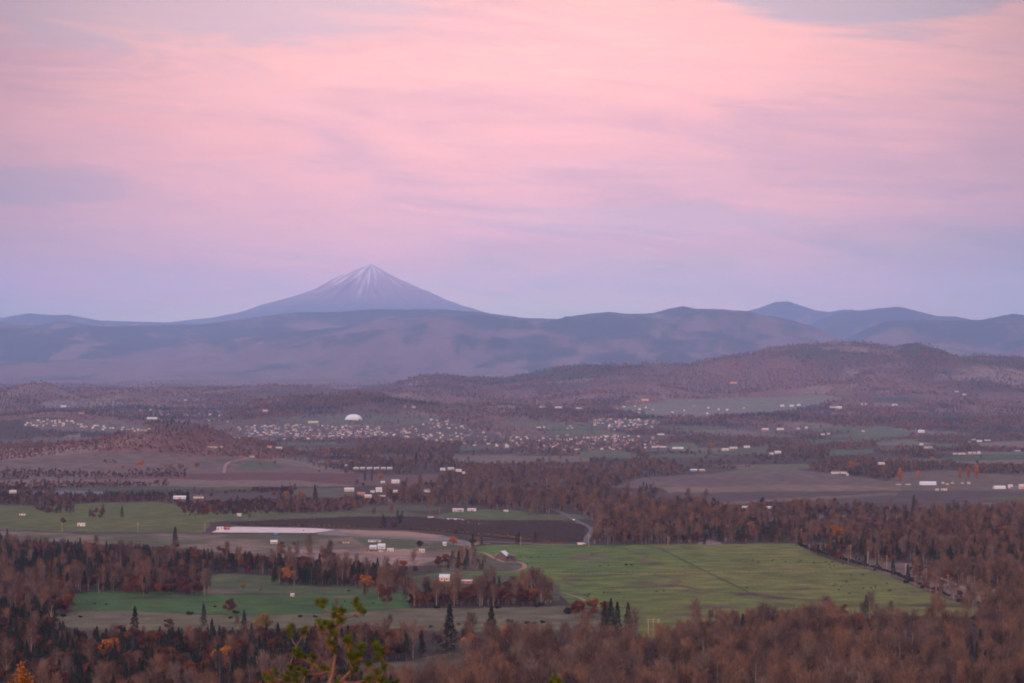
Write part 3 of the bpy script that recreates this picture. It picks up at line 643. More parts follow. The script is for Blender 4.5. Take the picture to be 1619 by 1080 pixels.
 (1210, 682, 12, 6, 'house', 'redwall', 'roof_white', 'reddish house with pale roof below the far pale fields'),
 (1234, 680, 12, 4, 'long', 'white', 'roof_white', 'white house right of the reddish pale roofed one'),
 (1262, 679, 5, 3, 'house', 'cream', 'roof_white', 'left of two tiny cream houses by the dark conifers'),
 (1275, 678, 5, 4, 'house', 'cream', 'roof_white', 'right of two tiny cream houses by the dark conifers'),
 (1301, 688, 6, 3, 'house', 'white', 'roof_white', 'left white cottage at the edge of the far green field'),
 (1310, 687, 5, 3, 'house', 'white', 'roof_white', 'right white cottage at the edge of the far green field'),
 (1457, 684, 11, 5, 'house', 'white', 'roof_pale', 'pale blue roofed house beside a dark tree on the far right plain'),
 (1365, 683, 5, 3, 'house', 'cream', 'roof_white', 'small cream house left of the far orange tree by the green field'),
 (1237, 643, 7, 4, 'house', 'white', 'roof_white', 'first white building from the left under the big ridge'),
 (1252, 643, 7, 4, 'house', 'white', 'roof_white', 'second white building from the left under the big ridge'),
 (1263, 642, 6, 4, 'house', 'white', 'roof_white', 'third white building from the left under the big ridge'),
 (1327, 647, 9, 6, 'house', 'cream', 'roof_pale', 'pale gabled house among trees under the big ridge'),
 (1318, 645, 12, 4, 'long', 'white', 'roof_grey', 'grey roofed hall left of the pale gabled house under the big ridge'),
 (1415, 642, 9, 4, 'long', 'white', 'roof_white', 'white roofed barn beside the dark field under the big ridge'),
 (1363, 640, 3, 3, 'house', 'white', 'roof_white', 'left of two tiny white houses under the right part of the ridge'),
 (1369, 640, 3, 3, 'house', 'white', 'roof_white', 'right of two tiny white houses under the right part of the ridge'),
 (1513, 620, 7, 4, 'house', 'cream', 'roof_brown', 'upper cream house at the foot of the ridge near the reddish field'),
 (1525, 625, 6, 3, 'house', 'white', 'roof_white', 'lower white house at the foot of the ridge near the reddish field'),
 (1178, 803, 10, 3, 'shed', 'white', 'roof_pale', 'pale shed glimpsed in the reddish wood under the brown field'),
 (1216, 804, 9, 4, 'shed', 'white', 'roof_pale', 'white shed in the reddish wood straight above the pasture corner'),
 (1394, 735, 11, 5, 'house', 'peach', 'roof_white', 'pinkish house right of the dark green tree by the long barn'),
]
TOWN = [  # outline, how many, wall choices, label, group
 ([(40, 668), (75, 664), (130, 667), (135, 675), (90, 675), (40, 674)], 26, 'cw', 'small cream house in the sunlit housing rows on the far left slope', 'cream houses of the far left housing rows'),
 ([(125, 670), (185, 675), (240, 679), (240, 684), (180, 682), (125, 677)], 24, 'cw', 'small pale house in the thinner right end of the far left housing rows', 'pale houses at the right end of the far left rows'),
 ([(200, 646), (300, 652), (370, 660), (370, 672), (280, 660), (200, 656)], 16, 'wc', 'tiny pale house on the plain beyond the wooded knoll', 'tiny houses beyond the wooded knoll'),
 ([(370, 676), (440, 671), (600, 676), (612, 690), (600, 695), (400, 698), (370, 694)], 96, 'ctgwptg', 'tiny house in the dense town left of and below the white dome', 'houses of the dense town below the dome'),
 ([(610, 684), (690, 664), (735, 664), (740, 680), (800, 684), (800, 700), (740, 708), (610, 694)], 42, 'cptw', 'tiny house among trees in the loose middle of the town', 'houses in the loose middle of the town'),
 ([(800, 692), (900, 690), (1000, 688), (1055, 702), (1000, 712), (800, 708)], 50, 'cwgtp', 'tiny house among trees in the lower right part of the town', 'houses in the lower right part of the town'),
 ([(930, 668), (960, 662), (1045, 666), (1040, 677), (960, 676)], 32, 'cwp', 'tiny pale house in the bright cluster below the conifers right of centre', 'pale houses below the conifers right of centre'),
 ([(850, 676), (905, 674), (905, 678), (850, 680)], 7, 'w', 'tiny white house in the short row left of the bright cluster', 'short row of white houses left of the bright cluster'),
 ([(940, 640), (1000, 636), (1120, 642), (1180, 646), (1100, 658), (1000, 654)], 16, 'wc', 'tiny pale farm house scattered over the far pale fields', 'farm houses on the far pale fields'),
]
GB = []; CLEAR = []
for b in BUILD:
    x_, y_, z_ = ground(b[0], b[1], 1500); GB.append((x_, y_, z_)); CLEAR.append((b[0]-b[2]/2-1, b[0]+b[2]/2+1, b[1], y_))
TP = []
for poly, n, wl, lb, gp in TOWN:
    P_ = np.array(poly, float); pts = []; tries = 0
    while len(pts) < n and tries < 4000:
        tries += 1
        a = rng.uniform(P_[:, 0].min(), P_[:, 0].max()); b = rng.uniform(P_[:, 1].min(), P_[:, 1].max())
        if not inpoly(np.array([a]), np.array([b]), poly)[0]: continue
        if any(abs(a-q[0]) < 3.6 and abs(b-q[1]) < 1.6 for q in pts): continue
        pts.append((a, b))
    for a, b in pts:
        x_, y_, z_ = ground(a, b, 5000); TP.append((x_, y_, z_, wl, lb, gp)); CLEAR.append((a-2, a+2, b, y_))
CLEAR += [(545, 574, 664, 11000), (780, 815, 885, 3000), (340, 362, 838, 3600), (880, 940, 862, 3300)]
POLES = [(1267, 856, 20), (1319, 876, 22), (1345, 884, 22), (1372, 896, 24), (1402, 903, 25), (1432, 915, 25), (1465, 924, 26), (1499, 935, 27), (1537, 947, 26), (1572, 957, 26),
         (98, 841, 14), (218, 841, 15), (324, 842, 14), (823, 862, 14), (1025, 1004, 26), (1033, 1004, 26), (1041, 1004, 26), (931, 865, 20), (1056, 862, 14)]
for a, b, h in POLES:
    if h > 15: CLEAR.append((a-1.5, a+1.5, b+1, 1e9))

# ------------------------------------------------------------------ tree prototypes
def quads(C, A, B):
    """one quad per row: centre C, half-axes A and B"""
    V = np.stack([C-A-B, C+A-B, C+A+B, C-A+B], 1).reshape(-1, 3)
    return V, np.arange(len(V)).reshape(-1, 4)
def rdir(r, n):
    v = r.normal(size=(n, 3)); return v/np.linalg.norm(v, axis=1)[:, None]
def blob_leaves(r, lobes, n, size, flat=.6):
    """leaf clumps near the surface and inside of several lobes"""
    w_ = np.array([l[3]**2 for l in lobes]); w_ = w_/w_.sum(); k = r.choice(len(lobes), n, p=w_)
    L = np.array(lobes); d = rdir(r, n); rad = L[k, 3]*(r.random(n)**.45)
    C = L[k, :3]+d*rad[:, None]*np.array((1, 1, .85))
    a = rdir(r, n)*flat+d*0; a = a/np.linalg.norm(a, axis=1)[:, None]
    b = np.cross(a, rdir(r, n)); b /= np.linalg.norm(b, axis=1)[:, None]
    s_ = size*(.5+r.random(n))[:, None]
    return quads(C, a*s_, b*s_*.8)
def twig_quads(r, starts, dirs, n_each, length, width, spread):
    S_ = np.repeat(starts, n_each, 0); D = np.repeat(dirs, n_each, 0)+r.normal(size=(len(starts)*n_each, 3))*spread
    D[:, 2] = np.abs(D[:, 2])+.15; D /= np.linalg.norm(D, axis=1)[:, None]
    ln = length*(.5+r.random(len(S_)))[:, None]/2
    S_ = S_+r.normal(size=S_.shape)*length*.35
    b = np.cross(D, rdir(r, len(D))); b /= np.linalg.norm(b, axis=1)[:, None]
    return quads(S_+D*ln, b*width/2*(.6+.8*r.random((len(D), 1))), D*ln)
def proto(kind, seed, lod):
    """returns (trunk mesh, crown mesh); one tree standing on the origin"""
    r = np.random.default_rng(seed*13+lod); R = random.Random(seed*7+1)
    t = MB(); n6 = (6, 4, 3)[lod]
    bark = 'bark'
    if kind in ('bare', 'poplar_bare'):
        H = 21; bark = 'bark_pale'; lean = R.uniform(-.8, .8)
        top = (lean, R.uniform(-.5, .5), H*.93)
        tr = [(0, 0, -1), (lean*.1, 0, H*.3), (lean*.5, top[1]*.5, H*.62), top]
        t.tube(tr, [.40, .30, .20, .05], n6)
        starts = []; dirs = []
        nl = (17, 11, 6)[lod]
        for i in range(nl):
            f = .22+.68*(i+R.random()*.7)/nl; z0 = H*f; a = i*2.4+R.random()
            ln = H*(.25*(1-f)+.085)*R.uniform(.8, 1.25); el = R.uniform(.75, 1.15)
            p0 = Vector((lean*f*.9, 0, z0)); d = Vector((math.cos(a)*math.cos(el), math.sin(a)*math.cos(el), math.sin(el)))
            p1 = p0+d*ln*.5; p2 = p1+(d+Vector((0, 0, .35))).normalized()*ln*.6
            if lod < 2: t.tube([p0, p1, p2], [.15, .10, .03], 3, cap=False)
            for q in (.35, .55, .75, .95, 1.1):
                starts.append(p0+(p2-p0)*q); dirs.append((p2-p0).normalized())
        for q in (.7, .8, .9, .98): starts.append(Vector((lean*q, top[1]*q, H*q*.95))); dirs.append(Vector((0, 0, 1)))
        n_each = (8, 6, 2)[lod]
        V, Fc = twig_quads(r, np.array(starts), np.array(dirs), n_each, (2.3, 2.8, 4.5)[lod], (.10, .22, .8)[lod], .34)
        mt = 'twig'
    elif kind in ('russet', 'orange', 'golden', 'greenleaf'):
        H = 14; nl = R.randint(6, 9)
        t.tube([(0, 0, -1), (.2, .1, H*.25), (R.uniform(-.6, .6), 0, H*.6), (R.uniform(-.8, .8), .3, H*.85)], [.42, .32, .2, .05], n6)
        lobes = [(R.uniform(-.8, .8), R.uniform(-.8, .8), H*.68, 3.0)]
        for i in range(nl):
            a = i*2.4; rr = R.uniform(1.6, 4.0); z = R.uniform(.32, .85)*H
            rr *= 1.15-.45*abs(z/H-.55)*2
            lobes.append((math.cos(a)*rr, math.sin(a)*rr, z, R.uniform(1.5, 2.6)))
            if lod < 2: t.tube([(0, 0, H*.22), (math.cos(a)*rr*.5, math.sin(a)*rr*.5, z*.7+.5), (math.cos(a)*rr, math.sin(a)*rr, z)], [.16, .1, .03], 3, cap=False)
        V, Fc = blob_leaves(r, lobes, (1500, 420, 60)[lod], (.26, .5, 1.3)[lod])
        mt = 'hill_oak' if kind == 'russet' and lod == 2 else kind
    elif kind == 'conifer':
        H = 24; t.tube([(0, 0, -1), (0, 0, H*.5), (0, 0, H*.98)], [.42, .28, .03], n6); bark = 'bark'
        n = (1500, 450, 70)[lod]; u = r.random(n)**.8; f = .12+.88*u; f = f+np.sin(f*60+seed)*.004
        a = r.random(n)*2*math.pi
        prof = (1-f)**.8*5.4*(.65+.45*np.sin(a*3+f*9+seed)*.5+.35*np.sin(f*46+seed*2)*.5+.2)
        prof = prof*np.where(f < .22, (f/.22), 1)+.12
        rad = prof*(r.random(n)**.4)
        C = np.stack([np.cos(a)*rad, np.sin(a)*rad, f*H-rad*.22], 1)
        A = np.stack([np.cos(a), np.sin(a), -.35+0*a], 1)+r.normal(size=(n, 3))*.25
        A /= np.linalg.norm(A, axis=1)[:, None]; B = np.cross(A, np.array((0, 0, 1.0))+r.normal(size=(n, 3))*.5); B /= np.linalg.norm(B, axis=1)[:, None]
        s_ = (.42, .75, 1.9)[lod]*(.5+r.random(n))[:, None]
        V, Fc = quads(C, A*s_, B*s_*.45); mt = 'conifer'
    elif kind == 'poplar':
        H = 22; t.tube([(0, 0, -1), (0, 0, H*.5), (0, 0, H*.95)], [.4, .25, .04], n6); n = (1800, 700, 90)[lod]
        f = .1+.9*r.random(n); a = r.random(n)*2*math.pi
        prof = 4.4*np.sin(np.clip(f, .1, 1)**1.1*math.pi*.93+.12)**.7*(.8+.25*np.sin(a*3+f*11))
        rad = np.abs(prof)*r.random(n)**.4; C = np.stack([np.cos(a)*rad, np.sin(a)*rad, f*H], 1)
        A = rdir(r, n); B = np.cross(A, rdir(r, n)); B /= np.linalg.norm(B, axis=1)[:, None]
        s_ = (.3, .5, 1.5)[lod]*(.5+r.random(n))[:, None]; V, Fc = quads(C, A*s_, B*s_); mt = 'orange'
    elif kind == 'bush':
        H = 3.4; lobes = [(R.uniform(-2.4, 2.4), R.uniform(-1, 1), R.uniform(.8, 1.6), R.uniform(1.0, 1.7)) for i in range(6)]
        t.tube([(0, 0, -.4), (.1, 0, 1.2)], [.15, .05], 4)
        V, Fc = blob_leaves(r, lobes, (700, 260, 40)[lod], (.2, .35, .9)[lod]); mt = 'bush'
    crown = mesh(kind+'_crown_shape', V, Fc, [M[mt]])
    trunk = t.mesh(kind+'_trunk_shape', [M[bark]])
    return trunk, crown
def lobed(nm, kind, seeds, lod): return [proto(kind, s_, lod) for s_ in seeds]
P0 = {'bare': lobed('', 'bare', range(1, 8), 0), 'russet': lobed('', 'russet', range(11, 18), 0), 'conifer': lobed('', 'conifer', range(21, 26), 0)}
P1 = {'bare': lobed('', 'bare', range(1, 7), 1), 'russet': lobed('', 'russet', range(11, 17), 1), 'conifer': lobed('', 'conifer', range(21, 25), 1)}
P2 = {'bare': lobed('', 'bare', range(1, 5), 2), 'russet': lobed('', 'russet', range(11, 15), 2), 'conifer': lobed('', 'conifer', range(21, 24), 2)}
PX = {k: proto(k, 31+i, 0) for i, k in enumerate(('orange', 'golden', 'greenleaf', 'poplar', 'bush'))}
PX['bush2'] = proto('bush', 44, 0)

def joined(tc_, nm):
    """trunk and crown as one mesh, for the far woods only"""
    tr, cr = tc_; bm = bmesh.new(); bm.from_mesh(tr)
    nf = len(bm.faces); bm.from_mesh(cr); bm.faces.ensure_lookup_table()
    for f in bm.faces[nf:]: f.material_index = 1
    me = bpy.data.meshes.new(nm); bm.to_mesh(me); bm.free()
    me.materials.append(tr.materials[0]); me.materials.append(cr.materials[0]); return me
_pc = {}
def wood(name, kind, lod, pts, label, cat):
    """a far wood nobody could count: tree shapes set out on points"""
    key = (kind, lod)
    if key not in _pc:
        c = bpy.data.collections.new('%s_shapes_%d' % (kind, lod)); protos = (P0, P1, P2)[lod][kind]
        for i, tc_ in enumerate(protos):
            o = bpy.data.objects.new('%s_shape_%02d' % (kind, i), joined(tc_, kind+'_tree_shape')); c.objects.link(o)
        _pc[key] = (c, len(protos))
    c, n = _pc[key]
    me = bpy.data.meshes.new(name); k = len(pts); P_ = np.array(pts, dtype=np.float32)
    me.vertices.add(k); me.vertices.foreach_set('co', P_[:, :3].ravel())
    for nm, dt, vals in (('ix', 'INT', rng.integers(0, n, k)), ('rot', 'FLOAT', rng.random(k)*6.28), ('scl', 'FLOAT', P_[:, 3])):
        a = me.attributes.new(nm, dt, 'POINT'); a.data.foreach_set('value', np.asarray(vals, dtype=np.int32 if dt == 'INT' else np.float32))
    o = link(name, me); g = bpy.data.node_groups.new(name, 'GeometryNodeTree')
    g.interface.new_socket('Geometry', in_out='INPUT', socket_type='NodeSocketGeometry'); g.interface.new_socket('Geometry', in_out='OUTPUT', socket_type='NodeSocketGeometry')
    gi = g.nodes.new('NodeGroupInput'); go = g.nodes.new('NodeGroupOutput'); ip = g.nodes.new('GeometryNodeInstanceOnPoints')
    ci = g.nodes.new('GeometryNodeCollectionInfo'); ci.inputs['Collection'].default_value = c; ci.inputs['Separate Children'].default_value = True; ci.inputs['Reset Children'].default_value = True
    def na(nm, dt):
        q_ = g.nodes.new('GeometryNodeInputNamedAttribute'); q_.data_type = dt; q_.inputs['Name'].default_value = nm; return q_.outputs['Attribute']
    ip.inputs['Pick Instance'].default_value = True
    cx = g.nodes.new('ShaderNodeCombineXYZ'); L_ = g.links
    L_.new(gi.outputs[0], ip.inputs['Points']); L_.new(ci.outputs[0], ip.inputs['Instance']); L_.new(na('ix', 'INT'), ip.inputs['Instance Index'])
    L_.new(na('rot', 'FLOAT'), cx.inputs['Z']); L_.new(cx.outputs[0], ip.inputs['Rotation']); L_.new(na('scl', 'FLOAT'), ip.inputs['Scale']); L_.new(ip.outputs[0], go.inputs[0])
    md = o.modifiers.new('trees', 'NODES'); md.node_group = g
    return tag(o, label, cat, kind='stuff')
def tree_thing(name, meshes, loc, rz, sc, label, cat='tree', group=None, sxy=1):
    r_ = link(name, None, None, loc, rz, (sc*sxy, sc*sxy, sc)); tag(r_, label, cat, group)
    link('trunk', meshes[0], r_); link('crown', meshes[1], r_)
    return r_

# explicit trees that stand out: kind, base px, base py, height in px, label
SPECIAL = [
 ('orange', 717, 866, 20, 'bright orange spreading tree beside the curved farm lane above the green pasture'),
 ('russet', 664, 869, 17, 'reddish round tree just left of the cream shed in the farmyard'),
 ('orange', 222, 745, 19, 'big round orange oak alone in the mauve field below the wooded knoll'),
 ('orange', 194, 744, 9, 'small orange tree just left of the big round orange oak'),
 ('golden', 270, 745, 13, 'pale orange tree at the left of the pair right of the round oak'),
 ('golden', 285, 745, 14, 'pale orange tree at the right of the pair right of the round oak'),
 ('orange', 311, 742, 12, 'lone pale orange tree near the foot of the track below the knoll'),
 ('poplar', 1423, 762, 23, 'tall orange poplar standing alone just left of the long white greenhouse'),
 ('poplar', 1452, 757, 14, 'short orange poplar just above the long white greenhouse'),
 ('poplar', 1518, 756, 17, 'leftmost orange poplar of the group above the small white sheds'),
 ('poplar', 1531, 756, 19, 'middle orange poplar of the group above the small white sheds'),
 ('poplar', 1544, 755, 21, 'rightmost and tallest orange poplar of the group above the small white sheds'),
 ('poplar', 1432, 733, 14, 'thin red orange poplar in the hedge above the lone orange poplar'),
 ('golden', 1349, 748, 22, 'tall yellow and green tree beside the long low barn on the brown field'),
 ('greenleaf', 1372, 750, 14, 'round dark green tree right of the tall yellow tree by the long barn'),
 ('greenleaf', 1356, 750, 16, 'green tree directly beside the tall yellow tree by the long barn'),
 ('orange', 1475, 731, 10, 'clipped row tree with orange leaves in the right hand hedge'),
 ('conifer', 297, 806, 30, 'tall dark conifer between the two halves of the white farm building'),
 ('conifer', 711, 1036, 80, 'tall ragged conifer with a bare lower trunk left of the golden tree'),
 ('conifer', 777, 1034, 76, 'broad dark conifer just left of the bright orange leafy tree'),
 ('orange', 800, 1020, 34, 'bright orange leafy tree tucked against the broad dark conifer'),
 ('orange', 744, 1038, 40, 'rust orange round tree between the two tallest conifers'),
 ('conifer', 956, 1000, 50, 'leftmost dark conifer of the trio at the lower edge of the pasture'),
 ('conifer', 966, 1000, 54, 'middle dark conifer of the trio at the lower edge of the pasture'),
 ('conifer', 976, 1001, 50, 'rightmost dark conifer of the trio at the lower edge of the pasture'),
 ('conifer', 993, 1002, 50, 'slim dark conifer alone just right of the trio by the pasture'),
 ('russet', 936, 975, 32, 'pale russet bushy tree at the left of the dark conifer trio'),
 ('conifer', 277, 868, 36, 'lone tall conifer rising above the left wood into the dry field'),
 ('conifer', 1445, 810, 28, 'lone dark spruce rising above the reddish wood on the right'),
 ('orange', 455, 926, 32, 'rust orange round tree at the left end of the middle hedge'),
 ('orange', 580, 940, 34, 'golden orange tree at the edge of the deep green meadow'),
 ('golden', 385, 933, 13, 'small yellow bush tree alone in the lower left meadow'),
 ('orange', 1324, 858, 30, 'round brownish orange tree at the upper corner of the big pasture'),
 ('orange', 1187, 842, 17, 'bright orange topped tree in the wood behind the big pasture'),
 ('golden', 993, 845, 20, 'golden tree in the wood behind the left end of the pasture'),
 ('orange', 1029, 845, 22, 'orange red tree in the wood behind the middle of the pasture'),
 ('conifer', 322, 992, 38, 'slim dark conifer standing over the olive strip at lower left'),
 ('conifer', 386, 1004, 40, 'dark conifer left of the golden round crowned tree'),
 ('golden', 415, 1010, 44, 'large golden brown round tree at lower left of centre'),
 ('conifer', 213, 1010, 52, 'shaggy tall conifer over the lower left wood'),
 ('orange', 172, 1052, 48, 'vivid rust orange tree in the dark lower left wood'),
 ('orange', 350, 1062, 44, 'orange brown leafy tree in the lower left foreground wood'),
 ('conifer', 498, 796, 30, 'tall thin conifer by the reddish vineyard strip'),
 ('conifer', 446, 790, 24, 'thin conifer at the left of the small orange trees'),
 ('golden', 476, 792, 18, 'yellow green tree beside the small orange tree in mid valley'),
 ('orange', 451, 790, 15, 'small red orange tree in mid valley left of the yellow one'),
 ('golden', 905, 722, 9, 'yellow orange tree at the left of the bright row in mid valley'),
 ('golden', 914, 722, 9, 'yellow orange tree at the right of the bright row in mid valley'),
 ('orange', 1126, 710, 11, 'large pale orange tree beside the pale sheds right of the town'),
 ('orange', 601, 761, 14, 'orange tree beside the white house above the cream barns'),
 ('conifer', 577, 762, 17, 'left of two dark conifers beside the red vineyard'),
 ('conifer', 588, 762, 14, 'right of two dark conifers beside the red vineyard'),
 ('conifer', 658, 734, 20, 'left of two dark conifers standing over the middle of the valley'),
 ('conifer', 681, 734, 21, 'right of two dark conifers standing over the middle of the valley'),
 ('russet', 612, 962, 40, 'brown leafless tree above a dark shadowy thicket in the lower meadow'),
 ('russet', 100, 830, 14, 'small reddish tree at the edge of the left green pasture'),
 ('conifer', 193, 820, 20, 'dark conifer in the middle of the left green pasture'),
 ('conifer', 142, 818, 14, 'smaller conifer among bushes in the left green pasture'),
 ('russet', 1350, 830, 18, 'rust coloured crown in front of the lone dark spruce'),
]
for (k, px, py, hp, lb) in SPECIAL:
    x_, y_, z_ = ground(px, py, 1500); Hn = {'conifer': 24, 'poplar': 22, 'russet': 14, 'orange': 14, 'golden': 14, 'greenleaf': 14}[k]
    ms = random.choice(P0[k]) if k in P0 else PX[k]
    nm = {'conifer': 'conifer_tree', 'poplar': 'poplar_tree'}.get(k, 'oak_tree')
    tree_thing(nm, ms, (x_, y_, z_-.2), random.random()*6, hp*y_/F/Hn, lb)

# ------------------------------------------------------------------ the woods, hedges and hillside trees
def cand(y0, y1, sp):
    out = []
    ys = np.arange(y0, y1, sp)
    for y_ in ys:
        xs = np.arange(-.235*y_-30, .235*y_+30, sp); out.append(np.stack([xs, np.full_like(xs, y_)], 1))
    P_ = np.concatenate(out); return P_+rng.uniform(-.5, .5, P_.shape)*sp*1.0
C_ = np.concatenate([cand(1420, 2600, 9.5), cand(2600, 5000, 11.5), cand(5000, 9000, 15), cand(9000, 13500, 20), cand(13500, 18500, 27), cand(18500, 24000, 40)])
cx_, cy_ = C_[:, 0], C_[:, 1]; cz_ = height(cx_, cy_)
col_, den_, px_, py_ = landcover(cx_, cy_, cz_)
px_true, py_true = project(cx_, cy_, cz_)
# region by region: how open the wood is and which kinds stand there
n_open = fbm(cx_/220, cy_/420, 101, 4); n_con = fbm(cx_/160, cy_/260, 102, 4); n_rus = fbm(cx_/260, cy_/420, 103, 3)
dd = den_.copy()*np.where((py_ > 985) & (px_ > 640), .6, 1)
wooded = den_ >= .79
thin = wooded & (cy_ > 3600) & (cy_ < 10500)
dd[thin] = np.where(n_open[thin] > .38, .8, .12)
hill = wooded & (cy_ >= 10500); dd[hill] = np.where(n_open[hill] > .47, .95, .18)
dd = dd*np.where((py_ > 715) & (py_ < 850) & (px_ > 560) & (px_ < 1120), .72, 1)
dd = dd*np.clip((24500-cy_)/5000, 0, 1)
keep = rng.random(len(dd)) < dd
def zone(poly): return inpoly(px_, py_, poly)
hedge_ = np.zeros(len(dd), bool)
# hedges and thickets standing in otherwise open ground: outline, density
HEDGE = [([(0, 748), (60, 744), (180, 750), (300, 750), (300, 756), (100, 757), (0, 756)], .5), ([(0, 768), (200, 764), (270, 766), (270, 770), (0, 774)], .6),
 ([(0, 776), (170, 784), (300, 782), (300, 793), (0, 797)], .85), ([(50, 805), (110, 800), (120, 812), (60, 812)], .8), ([(135, 810), (165, 808), (165, 820), (140, 820)], .6),
 ([(280, 800), (340, 798), (470, 806), (470, 812), (300, 816)], .7),
 ([(200, 744), (300, 742), (300, 747), (200, 748)], .4), ([(160, 730), (185, 728), (185, 734), (160, 734)], .7),
 ([(150, 930), (200, 920), (330, 926), (335, 940), (240, 944), (150, 936)], .95), ([(430, 912), (620, 914), (640, 930), (430, 926)], .95),
 ([(640, 950), (720, 940), (800, 934), (860, 940), (868, 956), (700, 960), (640, 960)], .95), ([(440, 892), (560, 900), (640, 908), (640, 928), (430, 924)], .7), ([(690, 890), (720, 888), (760, 896), (780, 902), (700, 904)], .55),
 ([(560, 935), (600, 932), (625, 940), (620, 952), (560, 944)], .25), ([(590, 818), (640, 820), (640, 838), (600, 836)], .12),
 ([(440, 855), (560, 884), (540, 892), (440, 876)], .10), ([(900, 970), (960, 975), (960, 985), (900, 980)], .35)]
for poly, d in HEDGE:
    m = zone(poly) & (rng.random(len(dd)) < d); keep |= m; hedge_ |= m
OPEN = [[(560, 1050), (640, 1048), (700, 1036), (770, 1030), (740, 1048), (660, 1068), (560, 1075)], [(300, 832), (360, 828), (360, 850), (300, 848)],
        [(1000, 1003), (1045, 1000), (1060, 1030), (1020, 1040)], [(720, 1016), (690, 1020), (640, 1016), (640, 1000), (760, 1000)],
        [(330, 830), (500, 832), (505, 856), (330, 856)], [(690, 800), (770, 800), (770, 812), (690, 812)], [(540, 772), (640, 772), (640, 784), (540, 784)],
        [(880, 800), (900, 800), (945, 835), (930, 868), (900, 866), (925, 838)], [(620, 925), (760, 915), (760, 930), (640, 930)], [(640, 918), (730, 912), (730, 926), (640, 928)]]
for poly in OPEN: keep &= ~zone(poly)
kind_ = np.full(len(dd), 1)       # 0 bare, 1 russet, 2 conifer
rr = rng.random(len(dd))
br = np.clip((px_-430)/260, 0, 1)*.42+.22+(n_rus-.5)*.9         # share of bare trees
lowr = (py_ > 985) & (px_ > 640); br = np.where(lowr, .93+.0*br, br)
bandc = (py_ > 700) & (py_ < 850) & (px_ > 560) & (px_ < 1120); br = np.where(bandc, .72, br)
rgt = (py_ > 790) & (py_ < 1000) & (px_ > 1130); br = np.where(rgt, .50+(n_rus-.5)*.8, br)
hl = cy_ > 9000; br = np.where(hl, .30, br)
cn = np.where(n_con > .57, .5, .04)
cn = np.where((px_ < 460) & (py_ > 840), np.where(n_con > .53, .55, .06)+.15*(px_ < 200), cn)
cn = np.where((px_ >= 460) & (px_ < 700) & (py_ > 960), np.where(n_con > .5, .5, .08), cn)
cn = np.where(lowr & (px_ > 700), np.where(n_con > .62, .5, .015), cn)
cn = np.where(hl & (n_con > .53), .8, cn)
cn = np.where((cy_ > 5500) & (cy_ < 7500) & (px_ < 420) & (py_ < 712), .85*np.clip((px_-110)/90, 0, 1)*np.clip((340-px_)/60, 0, 1)*np.clip((694-py_)/10, 0, 1)+.03, cn)
kind_ = np.where(rr < cn, 2, np.where(rng.random(len(dd)) < br, 0, 1))
sc_ = np.where(kind_ == 0, rng.uniform(.5, 1.2, len(dd)), np.where(kind_ == 1, rng.uniform(.55, 1.1, len(dd)), rng.uniform(.38, .85, len(dd))))
big = (py_ > 960); sc_ = sc_*np.where(big & (kind_ == 1), 1.15, 1)
sc_ = sc_*np.where(lowr & (kind_ == 0), 1.22, 1)
sc_ = sc_*np.where((cy_ > 3000) & (cy_ < 9000), .82, 1)*np.where(cy_ >= 9000, .8, 1)
sc_ = sc_*np.where(bandc & (kind_ == 0), 1.3, 1)
town = (den_ > .15) & (den_ < .78); sc_ = sc_*np.where(town, .5, 1)
knoll = (cy_ > 5500) & (cy_ < 7500) & (px_ < 520) & (py_ < 745); sc_ = sc_*np.where(knoll & (kind_ < 2), .95, np.where(knoll, .95, 1))
ridge = (cy_ > 10300); sc_ = sc_*np.where(ridge, 1.05, 1)
sc_ = sc_*np.where((cy_ > 3300) & (cy_ < 10500) & (px_ < 560), .72, 1)*np.where((cy_ > 5200) & (cy_ < 10500) & (px_ >= 560), .78, 1)
hh = sc_*np.array([21, 14, 24])[kind_]
hpx = hh*F/cy_*.72
dsh = np.full(len(dd), 1.0)
for (nm, cc, d, poly) in COVER:
    if nm in ('town', 'farfield', 'fartan', 'hillfield', 'domefield', 'scar', 'clearing', 'verge'): continue
    for q in (.35, .7, 1.0):
        dsh[inpoly(px_, py_-hpx*q, poly) & (cy_ < 12000)] = .05
keep &= (rng.random(len(dd)) < dsh) | hedge_
tpx, tpy = project(cx_, cy_, cz_+hh)
vis = (tpx > -25) & (tpx < 1645) & (tpy < 1078)
keep &= vis
bpy_ = py_.copy()
for (a, b, c, Yb) in CLEAR:
    k_ = (px_true > a-1.2) & (px_true < b+1.2) & (py_true > c-.6) & (tpy < c-1) & (py_true < c+60)
    keep &= ~(k_ & (rng.random(len(dd)) < (.45 if Yb > 8000 and b-a < 5 else 1)))
idx = np.nonzero(keep)[0]; idx = idx[np.argsort(cy_[idx])]
NAMES = ['bare_tree', 'oak_tree', 'conifer_tree']
WORDS = ['bare leafless tree', 'rust brown leafy tree', 'dark evergreen conifer']
def region(px, py):
    if py > 985:
        if px > 1250: return 'in the bottom right corner wood'
        if px > 850: return 'in the bottom edge wood below the big pasture'
        if px > 600: return 'in the bottom wood right of the near pine'
        if px > 300: return 'in the bottom wood around the near pine'
        return 'in the dark bottom left corner wood'
    if px < 460: return 'in the wood around the lower left meadow'
    if px < 900: return 'in the tree belt below the farmhouse'
    if px < 1130: return 'in the wood above the big pasture'
    return 'in the reddish wood right of the big pasture'
